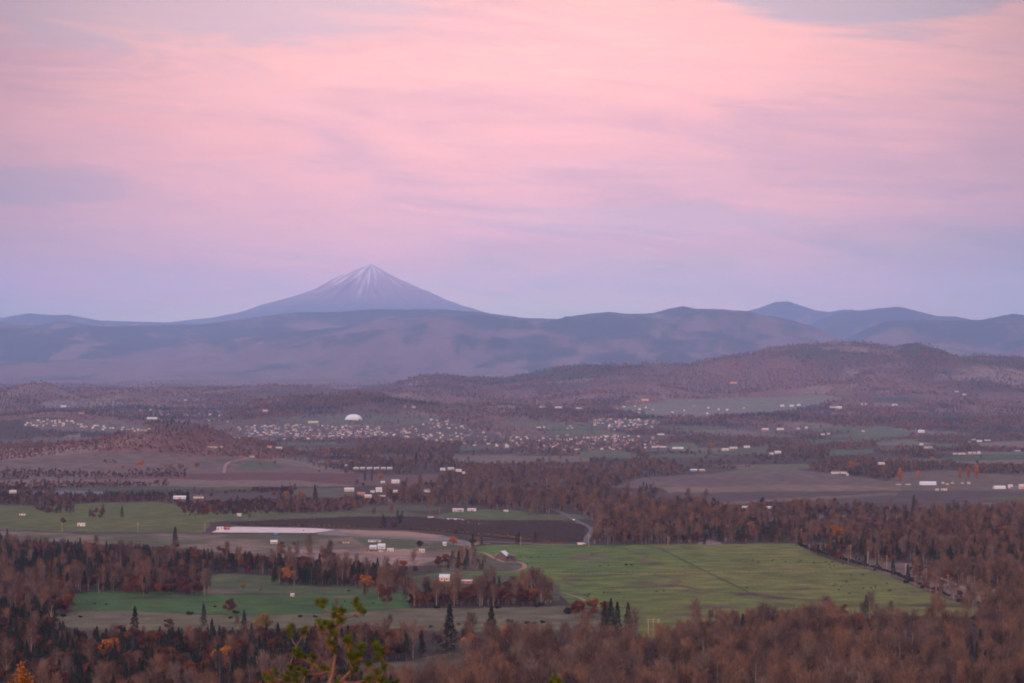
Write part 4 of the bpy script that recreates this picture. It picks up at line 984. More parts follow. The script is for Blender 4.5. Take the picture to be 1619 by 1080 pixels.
# hide test: a tree is worth its own object only when its crown clears the trees in front
LIM = 300; cnt = [0, 0, 0]; rest = {}
colh = np.full(420, 1080.0)
for i in idx:
    k = kind_[i]; ind = False
    if cnt[k] < LIM and cy_[i] < 4200:
        b0 = int(np.clip((tpx[i]+20)//4, 0, 419)); wd = max(1, int(3.0/cy_[i]*F/4))
        sl = colh[max(0, b0-wd+1):b0+wd]; 
        if tpy[i]+2 < sl.max() and 2 < tpx[i] < 1617:
            ind = True
        colh[max(0, b0-wd+1):b0+wd] = np.minimum(sl, tpy[i]+6)
    if ind:
        cnt[k] += 1; reg = region(px_[i], py_[i]); lb = WORDS[k]+' '+reg
        tree_thing(NAMES[k], P0[NAMES[k].split('_')[0]][rng.integers(0, 5)] if k != 1 else P0['russet'][rng.integers(0, 7)],
                   (cx_[i], cy_[i], cz_[i]-.2), rng.random()*6.28, sc_[i], lb, 'tree', WORDS[k].replace('tree', 'trees').replace('conifer', 'conifers')+' '+reg, .9+.25*rng.random())
    else:
        lod = 0 if cy_[i] < 3000 else (1 if cy_[i] < 7500 and not knoll[i] else 2)
        rest.setdefault((k, lod), []).append((cx_[i], cy_[i], cz_[i]-.2, sc_[i]))
KK = ['bare', 'russet', 'conifer']
WN = {0: ('near', 'in the dense woods of the lower valley'), 1: ('valley', 'in belts and thickets across the middle of the valley'), 2: ('hillside', 'scattered over the far plain and wooded hillsides')}
for (k, lod), pts in rest.items():
    wood('%s_woodland' % KK[k], KK[k], lod, pts, {0: 'leafless grey brown', 1: 'rust brown leafy', 2: 'dark evergreen'}[k]+' trees '+WN[lod][1], 'woodland')
print('TREES', cnt, {k: len(v) for k, v in rest.items()})
# ------------------------------------------------------------------ buildings
def gable(w_, d, hw, hr, ov=.35):
    """walls with gable ends and a roof with thickness, eaves and ridge along x"""
    a = MB(); x, y = w_/2, d/2
    a.add([(-x, -y, -1), (x, -y, -1), (x, y, -1), (-x, y, -1), (-x, -y, hw), (x, -y, hw), (x, y, hw), (-x, y, hw), (-x, 0, hw+hr), (x, 0, hw+hr)],
          [(0, 1, 5, 4), (2, 3, 7, 6), (1, 2, 6, 9, 5), (3, 0, 4, 8, 7)])
    r = MB(); X_ = x+ov; k = hr/y; Yo = y+ov; e = .05; t = .22
    z0 = hw-k*ov+e; z1 = hw+hr+e
    vs = []
    for sx in (-X_, X_): vs += [(sx, -Yo, z0), (sx, 0, z1), (sx, Yo, z0), (sx, -Yo, z0+t), (sx, 0, z1+t), (sx, Yo, z0+t)]
    r.add(vs, [(0, 1, 4, 3), (1, 2, 5, 4), (7, 6, 9, 10), (8, 7, 10, 11), (3, 4, 10, 9), (4, 5, 11, 10), (1, 0, 6, 7), (2, 1, 7, 8), (0, 3, 9, 6), (5, 2, 8, 11)])
    return a, r
def arch(w_, d, h):
    a = MB(); n = 12; vs = []; x = w_/2
    for sx in (-x, x):
        for k in range(n+1):
            t = math.pi*k/n; vs.append((sx, -math.cos(t)*d/2, h*.25+math.sin(t)*h*.75))
    fs = [(k, k+1, n+1+k+1, n+1+k) for k in range(n)]; fs += [tuple(range(n, -1, -1)), tuple(range(n+1, 2*n+2))]
    a.add(vs, fs)
    for k in range(9): 
        sx = -x+w_*k/8; pts = [(sx, -math.cos(math.pi*j/10)*(d/2+.08), h*.25+math.sin(math.pi*j/10)*(h*.75+.08)) for j in range(11)]
        a.tube(pts, [.12]*11, 4, 1)
    b = MB(); b.box((0, -d/2, h*.08), (w_, .3, h*.36)); b.box((0, d/2, h*.08), (w_, .3, h*.36)); b.box((-x, 0, h*.08), (.3, d-.4, h*.36)); b.box((x, 0, h*.08), (.3, d-.4, h*.36))
    return a, b
CATN = {'house': ('house', 'house'), 'long': ('long_building', 'building'), 'shed': ('shed', 'shed'), 'arch': ('greenhouse', 'greenhouse')}
for b, (x_, y_, z_) in zip(BUILD, GB):
    px, py, wp, hp, st, wl, rf, lb = b; W_ = wp*.88*y_/F; Hh = max(hp*.8*y_/F, 2.6); nm, ct = CATN[st]
    if 'barn' in lb.split(' on ')[0].split(' in ')[0]: nm, ct = 'barn', 'barn'
    W_ = max(W_, 3.5); D_ = min(max(W_*.7, 4), 16); rt = link(nm, None, None, (x_, y_+D_/2, z_), random.uniform(-.12, .12)); tag(rt, lb, ct)
    if st == 'arch':
        a, bb = arch(W_, D_, Hh); link('cover', a.mesh('greenhouse_cover', [M['roof_pale'], M['white']]), rt); link('side_wall', bb.mesh('greenhouse_side_wall', [M['white']]), rt)
        dm = MB(); dm.box((W_/2+.2, 0, Hh*.3), (.12, 2.4, Hh*.6)); link('door', dm.mesh('greenhouse_door', [M['door']]), rt)
        continue
    hw = Hh*(.58 if st == 'house' else .66 if st == 'long' else .8); hr = Hh-hw
    turn = st == 'house' and hp > 5.5 and random.random() < .5
    a, r = gable(W_, D_, hw, hr)
    ob = [link('wall', a.mesh(nm+'_wall', [M[wl]]), rt), link('roof', r.mesh(nm+'_roof', [M[rf]]), rt)]
    n = max(2, min(6, int(W_/4.5))) if st != 'shed' else 1
    for k in range(n):
        wx_ = (-W_/2+W_*(k+.5)/n) if n > 1 else W_*.22
        wh = min(1.3, hw*.45); m_ = MB(); m_.box((wx_, -D_/2-.02, hw*.55), (min(1.5, W_/n*.45), .1, wh)); link('window', m_.mesh('window_pane', [M['glass']]), rt)
    m_ = MB(); dx = -W_*.27 if st == 'shed' else W_*.03+W_/n*.5*(n % 2)
    dw = 1.1 if st == 'house' else min(2.4, W_*.2); m_.box((dx, -D_/2-.03, hw*.4-.15), (dw, .12, hw*.8)); link('door', m_.mesh('door_leaf', [M['door']]), rt)
    if st == 'house' and W_ > 8:
        m_ = MB(); m_.box((W_*.28, D_*.12, hw+hr*.9+.3), (.8, .8, 1.6)); link('chimney', m_.mesh('chimney_stack', [M['roof_red']]), ob[1])

# the weathered barn at the edge of the pasture, lean-to on the right
x_, y_, z_ = ground(797, 884, 1500); s_ = y_/F
rt = tag(link('barn', None, None, (x_, y_+6, z_), 0), 'old weathered grey barn with a steep roof and lean-to at the pasture edge', 'barn')
a, r = gable(15, 30*s_*.62, 12*s_*.42, 12*s_*.6, .5)
o1 = link('wall', a.mesh('barn_wall', [M['weathered']]), rt); o1.rotation_euler.z = 1.25; o1.location = (-1.5, 0, 0)
o2 = link('roof', r.mesh('barn_roof', [M['roof_pale']]), rt); o2.rotation_euler.z = 1.25; o2.location = (-1.5, 0, 0)
m_ = MB(); m_.box((9, 1, 1), (9, 9, 4)); link('lean_to', m_.mesh('barn_lean_to', [M['weathered']]), rt)
m_ = MB(); m_.add([(4, -4, 5.2), (14, -4, 2.9), (14, 6, 2.9), (4, 6, 5.2), (4, -4, 5.45), (14, -4, 3.15), (14, 6, 3.15), (4, 6, 5.45)], [(0, 3, 2, 1), (4, 5, 6, 7), (0, 1, 5, 4), (2, 3, 7, 6), (1, 2, 6, 5), (0, 4, 7, 3)]); link('lean_to_roof', m_.mesh('barn_lean_to_roof', [M['roof_grey']]), rt)
m_ = MB(); m_.box((9, -3.6, 1.4), (3, .3, 2.8)); link('door', m_.mesh('barn_door', [M['glass']]), rt)

# white air dome above the town
x_, y_, z_ = ground(559, 664, 9000); s_ = y_/F; m_ = MB(); nu, nv = 40, 10; RX, RY, RZ = 13.6*s_, 9*s_, 9*s_
vs = [(RX*math.cos(2*math.pi*u/nu)*math.cos(v*math.pi/2/nv), RY*math.sin(2*math.pi*u/nu)*math.cos(v*math.pi/2/nv), RZ*math.sin(v*math.pi/2/nv)**.92*(1+.012*(u % 2))) for v in range(nv) for u in range(nu)]+[(0, 0, RZ)]
fs = [(v*nu+u, v*nu+(u+1) % nu, (v+1)*nu+(u+1) % nu, (v+1)*nu+u) for v in range(nv-1) for u in range(nu)]+[((nv-1)*nu+u, (nv-1)*nu+(u+1) % nu, nu*nv) for u in range(nu)]
m_.add(vs, fs); rt = tag(link('air_dome', None, None, (x_, y_, z_)), 'large white rounded dome hall on the green rise above the town', 'dome')
link('dome_cover', m_.mesh('dome_cover', [M['fabric']], True), rt)
m_ = MB(); m_.box((RX*.72, -RY*.72, 1.5), (5, 6, 7)); link('entrance', m_.mesh('dome_entrance', [M['door']]), rt)
m_ = MB(); m_.box((RX*.2, -RY*1.02, 1), (RX*.9, 5, 5)); link('annex', m_.mesh('dome_annex', [M['cream']]), rt)

# the town: a few house shapes, each copy a house of its own
def town_house(wm, rm, w_, d, h, wing):
    a, r = gable(w_, d, h*.62, h*.38); m_ = MB(); m_.add(a.V, a.F, 0); m_.add(r.V, r.F, 1)
    if wing:
        a, r = gable(d*.7, w_*.55, h*.5, h*.28)
        for q, k in ((a, 0), (r, 1)): m_.add([(w_*.22+v[1], -d*.45-v[0]*.8, v[2]) for v in q.V], [f[::-1] for f in q.F], k)
    for k in (-.3, .05, .34): m_.box((w_*k, -d/2-.03, h*.36), (1.4, .1, 1.2), 2)
    return m_.mesh('house_shape', [M[wm], M[rm], M['glass']])
TH = {}
for c, wm in (('c', 'cream'), ('w', 'white'), ('p', 'peach'), ('t', 'tanwall'), ('g', 'bluewall')):
    TH[c] = [town_house(wm, rm, w_, 10, h, wg) for rm, w_, h, wg in (('roof_grey', 14, 6.5, 0), ('roof_brown', 16, 8, 1), ('roof_pale', 13, 6, 0), ('roof_grey', 12, 8.5, 1))]
for x_, y_, z_, wl, lb, gp in TP:
    k = wl[min(int(len(wl)*random.random()), len(wl)-1)]
    tag(link('house', random.choice(TH[k]), None, (x_, y_, z_), random.choice((0, 0, .5, -.4, 1.3))+random.uniform(-.2, .2), [random.uniform(.6, .95)*y_/11500*q_ for q_ in (.85, 1, 1.35)]), lb, 'house', gp)

# the rest of the dense town: more roofs than one can count, as one object
V_ = []; F_ = []; I_ = []; allm = [M['cream'], M['white'], M['peach'], M['tanwall'], M['bluewall'], M['roof_grey'], M['roof_brown'], M['roof_pale'], M['glass']]; pos_ = {m.name: i for i, m in enumerate(allm)}
for poly, n in (([(372, 674), (440, 670), (600, 676), (608, 690), (560, 697), (400, 699)], 170), ([(610, 686), (680, 664), (735, 662), (745, 684), (800, 684), (800, 706), (700, 708)], 70), ([(800, 690), (900, 688), (1050, 690), (1060, 710), (930, 714), (800, 710)], 110), ([(925, 668), (960, 660), (1045, 666), (1035, 680), (950, 680)], 50)):
    P_ = np.array(poly, float); k = 0
    while k < n:
        a = rng.uniform(P_[:, 0].min(), P_[:, 0].max()); b = rng.uniform(P_[:, 1].min(), P_[:, 1].max())
        if not inpoly(np.array([a]), np.array([b]), poly)[0]: continue
        k += 1; x_, y_, z_ = ground(a, b, 5000); me = random.choice(TH[random.choice('ctgwptg')]); an = random.uniform(0, 3); s_ = random.uniform(.55, .9); ca_, sa_ = math.cos(an)*s_, math.sin(an)*s_
        o_ = len(V_); V_ += [(x_+v.co.x*ca_-v.co.y*sa_, y_+v.co.x*sa_+v.co.y*ca_, z_+v.co.z*s_*1.2) for v in me.vertices]
        for p in me.polygons: F_.append([o_+i for i in p.vertices]); I_.append(pos_[me.materials[p.material_index].name])
tag(link('town_houses', mesh('town_houses', V_, F_, allm, I_)), 'crowd of tiny muted houses packed between trees across the far town', 'houses', kind='stuff')

# ------------------------------------------------------------------ roads, tracks, gravel
def drape(name, poly, m, lift=.25, step=6, mud=1.6):
    """a sheet laid on the ground inside an outline given in photo pixels"""
    W2 = np.array([ground(a, b, 1500)[:2] for a, b in poly]); bm = bmesh.new()
    bm.faces.new([bm.verts.new((a, b, 0)) for a, b in W2]); 
    L = max(np.ptp(W2[:, 0]), 1); 
    for ax, lo, hi in ((0, W2[:, 0].min(), W2[:, 0].max()), (1, W2[:, 1].min(), W2[:, 1].max())):
        n = min(60, max(2, int((hi-lo)/18)))
        for k in range(1, n):
            co_ = [0, 0, 0]; co_[ax] = lo+(hi-lo)*k/n; no = [0, 0, 0]; no[ax] = 1
            bmesh.ops.bisect_plane(bm, geom=bm.verts[:]+bm.edges[:]+bm.faces[:], plane_co=co_, plane_no=no)
    V = np.array([v.co[:] for v in bm.verts]); zz_ = height(V[:, 0], V[:, 1])+lift
    for v, z in zip(bm.verts, zz_): v.co.z = z
    me = bpy.data.meshes.new(name); bmesh.ops.recalc_face_normals(bm, faces=bm.faces[:]); bm.to_mesh(me); bm.free(); me.materials.append(M[m])
    return tag(link(name, me), kind='structure')
def ribbon(name, pts, width, m, lift=.3):
    W2 = [Vector(ground(a, b, 1500)[:2]) for a, b in pts]; out = []
    for i in range(len(W2)-1):
        p0, p1, p2, p3 = W2[max(i-1, 0)], W2[i], W2[i+1], W2[min(i+2, len(W2)-1)]
        n = max(3, int((p2-p1).length/12)); n = min(n, 60)
        for k in range(n):
            t = k/n; out.append(.5*((2*p1)+(p2-p0)*t+(2*p0-5*p1+4*p2-p3)*t*t+(3*p1-p0-3*p2+p3)*t**3))
    out.append(W2[-1]); V = []
    for i, p in enumerate(out):
        d = (out[min(i+1, len(out)-1)]-out[max(i-1, 0)]).normalized(); nrm = Vector((-d.y, d.x)); w_ = width*(.85+.3*vnoise(np.array([i*.4]), np.array([len(pts)*1.0]))[0])
        for s_ in (-1, 1): q_ = p+nrm*w_/2*s_; V.append((q_.x, q_.y, 0))
    V = np.array(V); V[:, 2] = height(V[:, 0], V[:, 1])+lift
    n = len(out); Fc = [(2*i, 2*i+1, 2*i+3, 2*i+2) for i in range(n-1)]
    return tag(link(name, mesh(name, V, Fc, [M[m]])), kind='structure')
ribbon('road', [(872, 804), (890, 812), (908, 822), (926, 831), (937, 838), (930, 848), (922, 862)], 9, 'asphalt')
ribbon('road', [(922, 862), (860, 861), (800, 858), (760, 857), (740, 862)], 8, 'dirt', .36)
ribbon('driveway', [(735, 869), (744, 863), (756, 860), (775, 860)], 9, 'dirt', .42)
ribbon('dirt_track', [(690, 870), (735, 872), (764, 874), (778, 881), (798, 889), (816, 888), (829, 893), (826, 900), (808, 904), (760, 905), (700, 905)], 5, 'dirt')
ribbon('dirt_track', [(-20, 837), (100, 842), (218, 844), (330, 846), (480, 846), (560, 848)], 7, 'asphalt')
ribbon('dirt_track', [(354, 748), (356, 738), (362, 731), (376, 728), (398, 724)], 7, 'dirt')
ribbon('dirt_track', [(960, 964), (930, 952), (912, 944), (890, 938)], 3, 'dirt')
ribbon('dirt_track', [(1430, 906), (1480, 912), (1545, 938), (1630, 960)], 5, 'dirt')
ribbon('dirt_track', [(90, 800), (150, 797), (190, 795)], 8, 'dirt', .5)
ribbon('dirt_track', [(450, 876), (520, 874), (600, 877), (690, 880)], 6, 'dirt', .5)
ribbon('ditch', [(1040, 866), (1075, 883), (1112, 902), (1150, 920), (1182, 936)], 3, 'ditch')
ribbon('creek', [(1000, 908), (960, 910), (897, 912), (902, 924), (940, 928), (1010, 929), (1070, 926), (1100, 932), (1130, 936)], 3.5, 'mud')
ribbon('creek', [(1190, 937), (1225, 944), (1290, 949), (1400, 955), (1520, 958)], 5, 'mud')
ribbon('creek', [(985, 868), (1010, 876), (1024, 879), (1014, 886), (1020, 892), (1040, 891)], 3.5, 'mud')
ribbon('creek', [(955, 914), (1000, 914), (1040, 909), (1060, 914), (1075, 920), (1060, 924)], 3, 'mud')
drape('gravel_lot', [(334, 842), (350, 835), (372, 833), (500, 835.5), (530, 838), (495, 843), (420, 842.5)], 'palegravel')
drape('gravel_lot', [(535, 838), (640, 840), (700, 847), (690, 851), (600, 847), (540, 843)], 'dirt')
drape('gravel_pad', [(690, 820), (722, 820), (779, 828), (756, 829), (712, 827)], 'palegravel')
drape('farmyard', [(570, 874), (640, 868), (675, 874), (655, 879), (600, 880)], 'dirt')

# dark vine rows: one rough hedge after another, running away from the camera
vp = [(362, 828), (430, 823), (560, 818), (660, 818), (760, 824), (880, 823), (925, 832), (922, 858), (830, 856), (760, 849), (700, 841), (600, 835), (500, 833), (380, 831)]
vw = np.array([ground(a, b, 1500)[:2] for a, b in vp]); mv = MB(); 
def inside(xs, ys):
    r = np.zeros(xs.shape, bool); n = len(vw)
    for i in range(n):
        x1, y1 = vw[i]; x2, y2 = vw[(i+1) % n]
        r ^= ((y1 > ys) != (y2 > ys)) & (xs < (x2-x1)*(ys-y1)/(y2-y1+1e-9)+x1)
    return r
for x0 in np.arange(vw[:, 0].min()-120, vw[:, 0].max()+120, 4.2):
    ys = np.arange(vw[:, 1].min(), vw[:, 1].max(), 5.0); xs = x0+(ys-ys[0])*.12; ins = inside(xs, ys); seg = []
    for k in range(len(ys)+1):
        if k < len(ys) and ins[k] and random.random() > .02: seg.append((xs[k], ys[k])); continue
        if len(seg) > 2:
            b_ = len(mv.V)
            for (a, c) in seg:
                h = random.uniform(1.3, 2.3); w_ = random.uniform(.6, 1.2); j = random.uniform(-.3, .3)
                mv.V += [(a-w_+j, c, 0), (a+j*2, c+random.uniform(-1, 1), h), (a+w_+j, c, 0)]
            for q in range(len(seg)-1):
                i_ = b_+q*3; mv.F += [[i_, i_+3, i_+4, i_+1], [i_+1, i_+4, i_+5, i_+2]]; mv.mi += [0, 0]
        seg = []
tag(link('vineyard', mv.mesh('vineyard', [M['vine']])), 'dark brown rows of bare vines beyond the dry field', 'vineyard', kind='stuff')
def small_bush(seed, size, m, n=160, lf=.28):
    R = random.Random(seed); r = np.random.default_rng(seed); lobes = [(R.uniform(-.5, .5)*size, R.uniform(-.4, .4)*size, R.uniform(.35, .7)*size, R.uniform(.3, .5)*size) for _ in range(4)]
    V, Fc = blob_leaves(r, lobes, n, lf); return mesh('shrub_shape', V, Fc, [M[m]])
OS = [small_bush(60+i, 2.6, 'golden') for i in range(4)]
ends = [(x, 829.8+(x-400)*.028+random.uniform(-.3, .3)) for x in range(400, 566, 8)]+[(x, 837.5+(x-660)*.075+random.uniform(-.4, .4)) for x in range(655, 745, 6)]+[(x, 845.5+(x-760)*.12+random.uniform(-.6, .6)) for x in range(758, 892, 5)]
for a, b in ends:
    x_, y_, z_ = ground(a, b, 1500); tag(link('orange_shrub', random.choice(OS), None, (x_, y_, z_), random.random()*6, random.uniform(.7, 1.3)), 'small orange shrub at the near end of a dark vine row', 'shrub', 'orange shrubs at the ends of the vine rows')

# dark bushes on the open strips
BUSH = [(100, 975, 10), (127, 976, 7), (92, 982, 9), (300, 972, 13), (262, 983, 8), (373, 970, 12), (366, 978, 8), (477, 976, 9), (498, 976, 8), (184, 993, 8), (683, 992, 8), (710, 988, 10), (725, 988, 7), (805, 984, 12), (835, 986, 10), (845, 987, 9), (858, 985, 10),
        (772, 987, 7), (790, 962, 11), (858, 958, 14), (848, 960, 10), (1434, 922, 11), (1460, 930, 9), (1478, 938, 9), (1520, 952, 14), (1535, 953, 11), (1550, 955, 9), (1400, 903, 8), (1385, 902, 7), (340, 960, 6), (168, 956, 5), (150, 955, 5), (990, 894, 6), (1000, 894, 6), (553, 935, 6), (905, 970, 22), (930, 978, 18), (1340, 885, 8), (1360, 893, 7), (690, 962, 12)]
for a, b, w_ in BUSH:
    x_, y_, z_ = ground(a, b, 1500); s_ = w_*y_/F/6.0; side_ = 'right of the big pasture' if a > 1300 else ('in the olive strip at lower left' if a < 520 else 'around the foot of the big pasture')
    me1 = random.choice((PX['bush'], PX['bush2'])); r_ = tag(link('bush', None, None, (x_, y_, z_-.1), random.uniform(-.3, .3), s_), 'low dark bush on open grass '+side_, 'bush', 'dark bushes '+side_)
    link('stem', me1[0], r_); link('leaves', me1[1], r_)
# fence-side hedge of dark scrub along the right edge of the pasture
HP = [(1262, 861), (1290, 872), (1320, 881), (1350, 890), (1385, 898), (1410, 906), (1440, 918), (1470, 930), (1505, 944)]
sb = [small_bush(90+i, 2.6, 'bush', 120, .32) for i in range(3)]
for i in range(len(HP)-1):
    for k in range(9):
        t = k/9; a = HP[i][0]+(HP[i+1][0]-HP[i][0])*t; b = HP[i][1]+(HP[i+1][1]-HP[i][1])*t
        x_, y_, z_ = ground(a+random.uniform(-1, 1), b+.8, 1500); tag(link('shrub', random.choice(sb), None, (x_, y_, z_), random.random()*6, random.uniform(.7, 1.6)), 'low dark shrub in the line along the right edge of the big pasture', 'shrub', 'shrubs lining the right edge of the big pasture')

# ------------------------------------------------------------------ poles, fence, dead trees
m_ = MB(); m_.tube([(0, 0, -1), (0, 0, 17)], [.24, .17], 7); PM = m_.mesh('pole_shape', [M['pole']])
m_ = MB(); m_.box((0, 0, 15.8), (3.4, .3, .35)); m_.box((0, 0, 13.6), (2.6, .3, .3)); AM = m_.mesh('crossarm_shape', [M['pole']])
where = {0: 'along the right edge of the big pasture', 10: 'beside the left green pasture', 13: 'by the road above the big pasture', 14: 'in the trio at the bottom of the big pasture', 17: 'at the wooded edge above the big pasture'}
wl_ = ''
PXYZ = []
for i, (a, b, h) in enumerate(POLES):
    wl_ = where.get(i, wl_); x_, y_, z_ = ground(a, b, 1500); s_ = h*y_/F/17; PXYZ.append((x_, y_, z_+15.8*s_))
    r_ = tag(link('utility_pole', None, None, (x_, y_, z_), .5 if i < 10 else 0, (1, 1, s_)), 'tall wooden utility pole '+wl_, 'pole', 'utility poles '+wl_)
    link('pole', PM, r_); link('crossarm', AM, r_)
# long post and wire fence across the pasture
fp = [(838, 906), (900, 909), (960, 907), (1040, 908), (1110, 906), (1180, 905), (1250, 904), (1330, 903), (1376, 903)]
fw = [ground(a, b, 1500) for a, b in fp]; rt = tag(link('fence', None, None, fw[0]), 'long thin wire fence with wooden posts crossing the big pasture', 'fence')
m_ = MB(); m_.box((0, 0, .6), (.2, .2, 1.8)); POST = m_.mesh('fence_post_shape', [M['pole']]); org = Vector(fw[0]); m_ = MB()
for i in range(len(fw)-1):
    p0, p1 = Vector(fw[i])-org, Vector(fw[i+1])-org; n = 9
    for k in range(n):
        p = p0+(p1-p0)*(k/n); link('post', POST, rt, p)
    for z in (.5, .9, 1.3): m_.tube([p0+Vector((0, 0, z)), p1+Vector((0, 0, z))], [.03, .03], 3, cap=False)
link('wire', m_.mesh('fence_wires', [M['pole']]), rt)
for a, b, h, lb in ((80, 1004, 48, 'tall pale dead trunk standing in the dark wood at far left'), (863, 948, 27, 'thin brown dead tree at the left edge of the big pasture'), (918, 975, 20, 'pale grey leafless tree beside the dark scrub below the pasture')):
    x_, y_, z_ = ground(a, b, 1500); r_ = tag(link('dead_tree', None, None, (x_, y_, z_), 1, h*y_/F/20), lb, 'dead tree'); link('trunk', P0['bare'][2][0], r_)

# ------------------------------------------------------------------ cattle
def cow_mesh():
    bm = bmesh.new(); me = bpy.data.meshes.new('cow_skeleton')
    pts = [(0, 0, 1.12), (-.75, 0, 1.15), (.75, 0, 1.12), (1.1, 0, 1.05), (1.4, 0, .62), (1.62, 0, .3),
           (-.8, .2, .9), (-.72, .2, .5), (-.82, .2, .03), (-.8, -.2, .9), (-.72, -.2, .5), (-.82, -.2, .03),
           (.72, .2, .85), (.74, .2, .45), (.72, .2, .03), (.72, -.2, .85), (.74, -.2, .45), (.72, -.2, .03), (-1.0, 0, 1.2), (-1.12, 0, .7)]
    rad = [.40, .34, .36, .22, .15, .09, .16, .09, .07, .16, .09, .07, .14, .08, .07, .14, .08, .07, .06, .04]
    ed = [(0, 1), (0, 2), (2, 3), (3, 4), (4, 5), (1, 6), (6, 7), (7, 8), (1, 9), (9, 10), (10, 11), (2, 12), (12, 13), (13, 14), (2, 15), (15, 16), (16, 17), (1, 18), (18, 19)]
    me.from_pydata(pts, ed, []); o = bpy.data.objects.new('cow_skeleton', me); COL.objects.link(o)
    md = o.modifiers.new('skin', 'SKIN')
    for i, r in enumerate(rad): me.skin_vertices[0].data[i].radius = (r, r)
    me.skin_vertices[0].data[0].use_root = True
    sb_ = o.modifiers.new('sub', 'SUBSURF'); sb_.levels = 1
    dg = bpy.context.evaluated_depsgraph_get(); out = bpy.data.meshes.new_from_object(o.evaluated_get(dg)); bpy.data.objects.remove(o)
    out.name = 'cow_shape'; out.materials.clear(); out.materials.append(M['cow']); return out
CM = cow_mesh()
COWS = [(936, 878), (870, 878), (823, 882), (840, 883), (851, 882), (853, 917), (949, 896), (962, 895), (847, 917), (856, 917), (925, 942), (930, 941), (929, 944), (933, 940), (955, 938), (961, 938), (978, 938), (1038, 936.5), (1049, 935.5), (1179, 890), (1190, 887), (1199, 890), (1221, 888), (1223, 886), (1242, 889), (1262, 890), (1286, 891), (1288, 891), (1305, 889.5), (1308, 890.5), (1315, 889.5), (1318, 889.5), (1311, 894), (1319, 896), (1333, 892.5), (1313, 898), (1330, 909.5), (1346, 910), (1364, 909.5), (1338, 921), (1321, 924.5), (1318, 928), (1330, 929.5), (1326, 933.5), (1343, 939.5), (1365, 931.5), (1377, 931), (1384, 931), (1384, 928), (1402, 923.5), (1405, 935), (1408, 934.5), (1304, 949), (1478, 956.5), (1180, 931), (160, 866), (196, 870), (246, 866), (345, 868), (510, 958), (556, 955), (590, 955), (652, 956), (545, 952), (412, 934), (455, 864), (460, 868), (480, 840), (1266, 888), (908, 965)]
for a, b in COWS:
    x_, y_, z_ = ground(a, b, 1500)
    reg = 'in the right half of the big pasture' if a > 1150 else ('in the left half of the big pasture' if a > 800 and b < 950 else 'on the grass left of the big pasture')
    tag(link('cow', CM, None, (x_, y_, z_), random.random()*6.28, 1.05), 'small black cow grazing '+reg, 'cow', 'black cattle '+reg)

# ------------------------------------------------------------------ vehicles and a few farmyard things
def car(px, py, paint, label, heading, lit=False, van=False):
    x_, y_, z_ = ground(px, py, 1500); rt = tag(link('car' if not van else 'van', None, None, (x_, y_, z_+.35), heading, 1.25), label, 'van' if van else 'car')
    b = MB(); prof = [(-2.2, .35), (2.2, .35), (2.25, .75), (1.9, .95), (1.0, 1.0), (.45, 1.5), (-1.4, 1.55), (-2.15, 1.0)] if not van else [(-2.6, .35), (2.5, .35), (2.55, .95), (2.2, 1.25), (1.5, 2.2), (-2.6, 2.25)]
    n = len(prof); vs = [(x, -.9, z) for x, z in prof]+[(x, .9, z) for x, z in prof]
    b.add(vs, [tuple(range(n)), tuple(range(2*n-1, n-1, -1))]+[(i, n+i, n+(i+1) % n, (i+1) % n) for i in range(n)]); link('body', b.mesh('vehicle_body', [M[paint]]), rt)
    for sx in (-1.4, 1.4):
        for sy in (-.86, .86):
            m_ = MB(); m_.tube([(sx, sy-.12, .34), (sx, sy+.12, .34)], [.34, .34], 12); link('wheel', m_.mesh('vehicle_wheel', [M['tyre']]), rt)
    for sy in (-.91, .91): m_ = MB(); m_.box((-.3 if not van else .9, sy, 1.22 if not van else 1.6), (1.5, .04, .32)); link('window', m_.mesh('vehicle_window', [M['glass']]), rt)
    for sy in (-.6, .6): m_ = MB(); m_.box((2.27, sy, .7), (.08, .34, .22)); link('headlight', m_.mesh('vehicle_headlight', [M['lamp' if lit else 'white']]), rt)
car(908, 823, 'carred', 'dark car with glowing yellow headlights coming down the road', -2.0, lit=True)
car(917, 862, 'white', 'white van on the road just above the left end of the big pasture', 0, van=True)
car(922, 861, 'white', 'white car parked close beside the van above the big pasture', 0)
car(527, 792, 'carred', 'dark car beside the bare trees left of the hamlet', .6)
x_, y_, z_ = ground(359, 837.5, 1500); m_ = MB(); m_.tube([(-4, 0, 1.9), (-3.6, 0, 2), (3.6, 0, 2), (4, 0, 1.9)], [.9, 1.7, 1.7, .9], 14); rt = tag(link('tank', None, None, (x_, y_, z_)), 'red rounded tank beside the white shed at the gravel lot', 'tank')
link('shell', m_.mesh('tank_shell', [M['redpaint']], True), rt)
for sx in (-2.4, 2.4): m_ = MB(); m_.box((sx, 0, .2), (.5, 2.6, 1.0)); link('stand', m_.mesh('tank_stand', [M['door']]), rt)
x_, y_, z_ = ground(436, 845, 1500); m_ = MB(); m_.box((0, 0, .9), (4.4, 2.4, 1.6)); m_.box((0, 0, 1.78), (4.7, 2.7, .16)); m_.box((-1.5, -1.25, .4), (.5, .2, 1.0)); m_.box((1.5, -1.25, .4), (.5, .2, 1.0)); tag(link('dumpster', m_.mesh('dumpster', [M['blue']]), None, (x_, y_, z_)), 'small blue bin below the right part of the white gravel lot', 'bin')

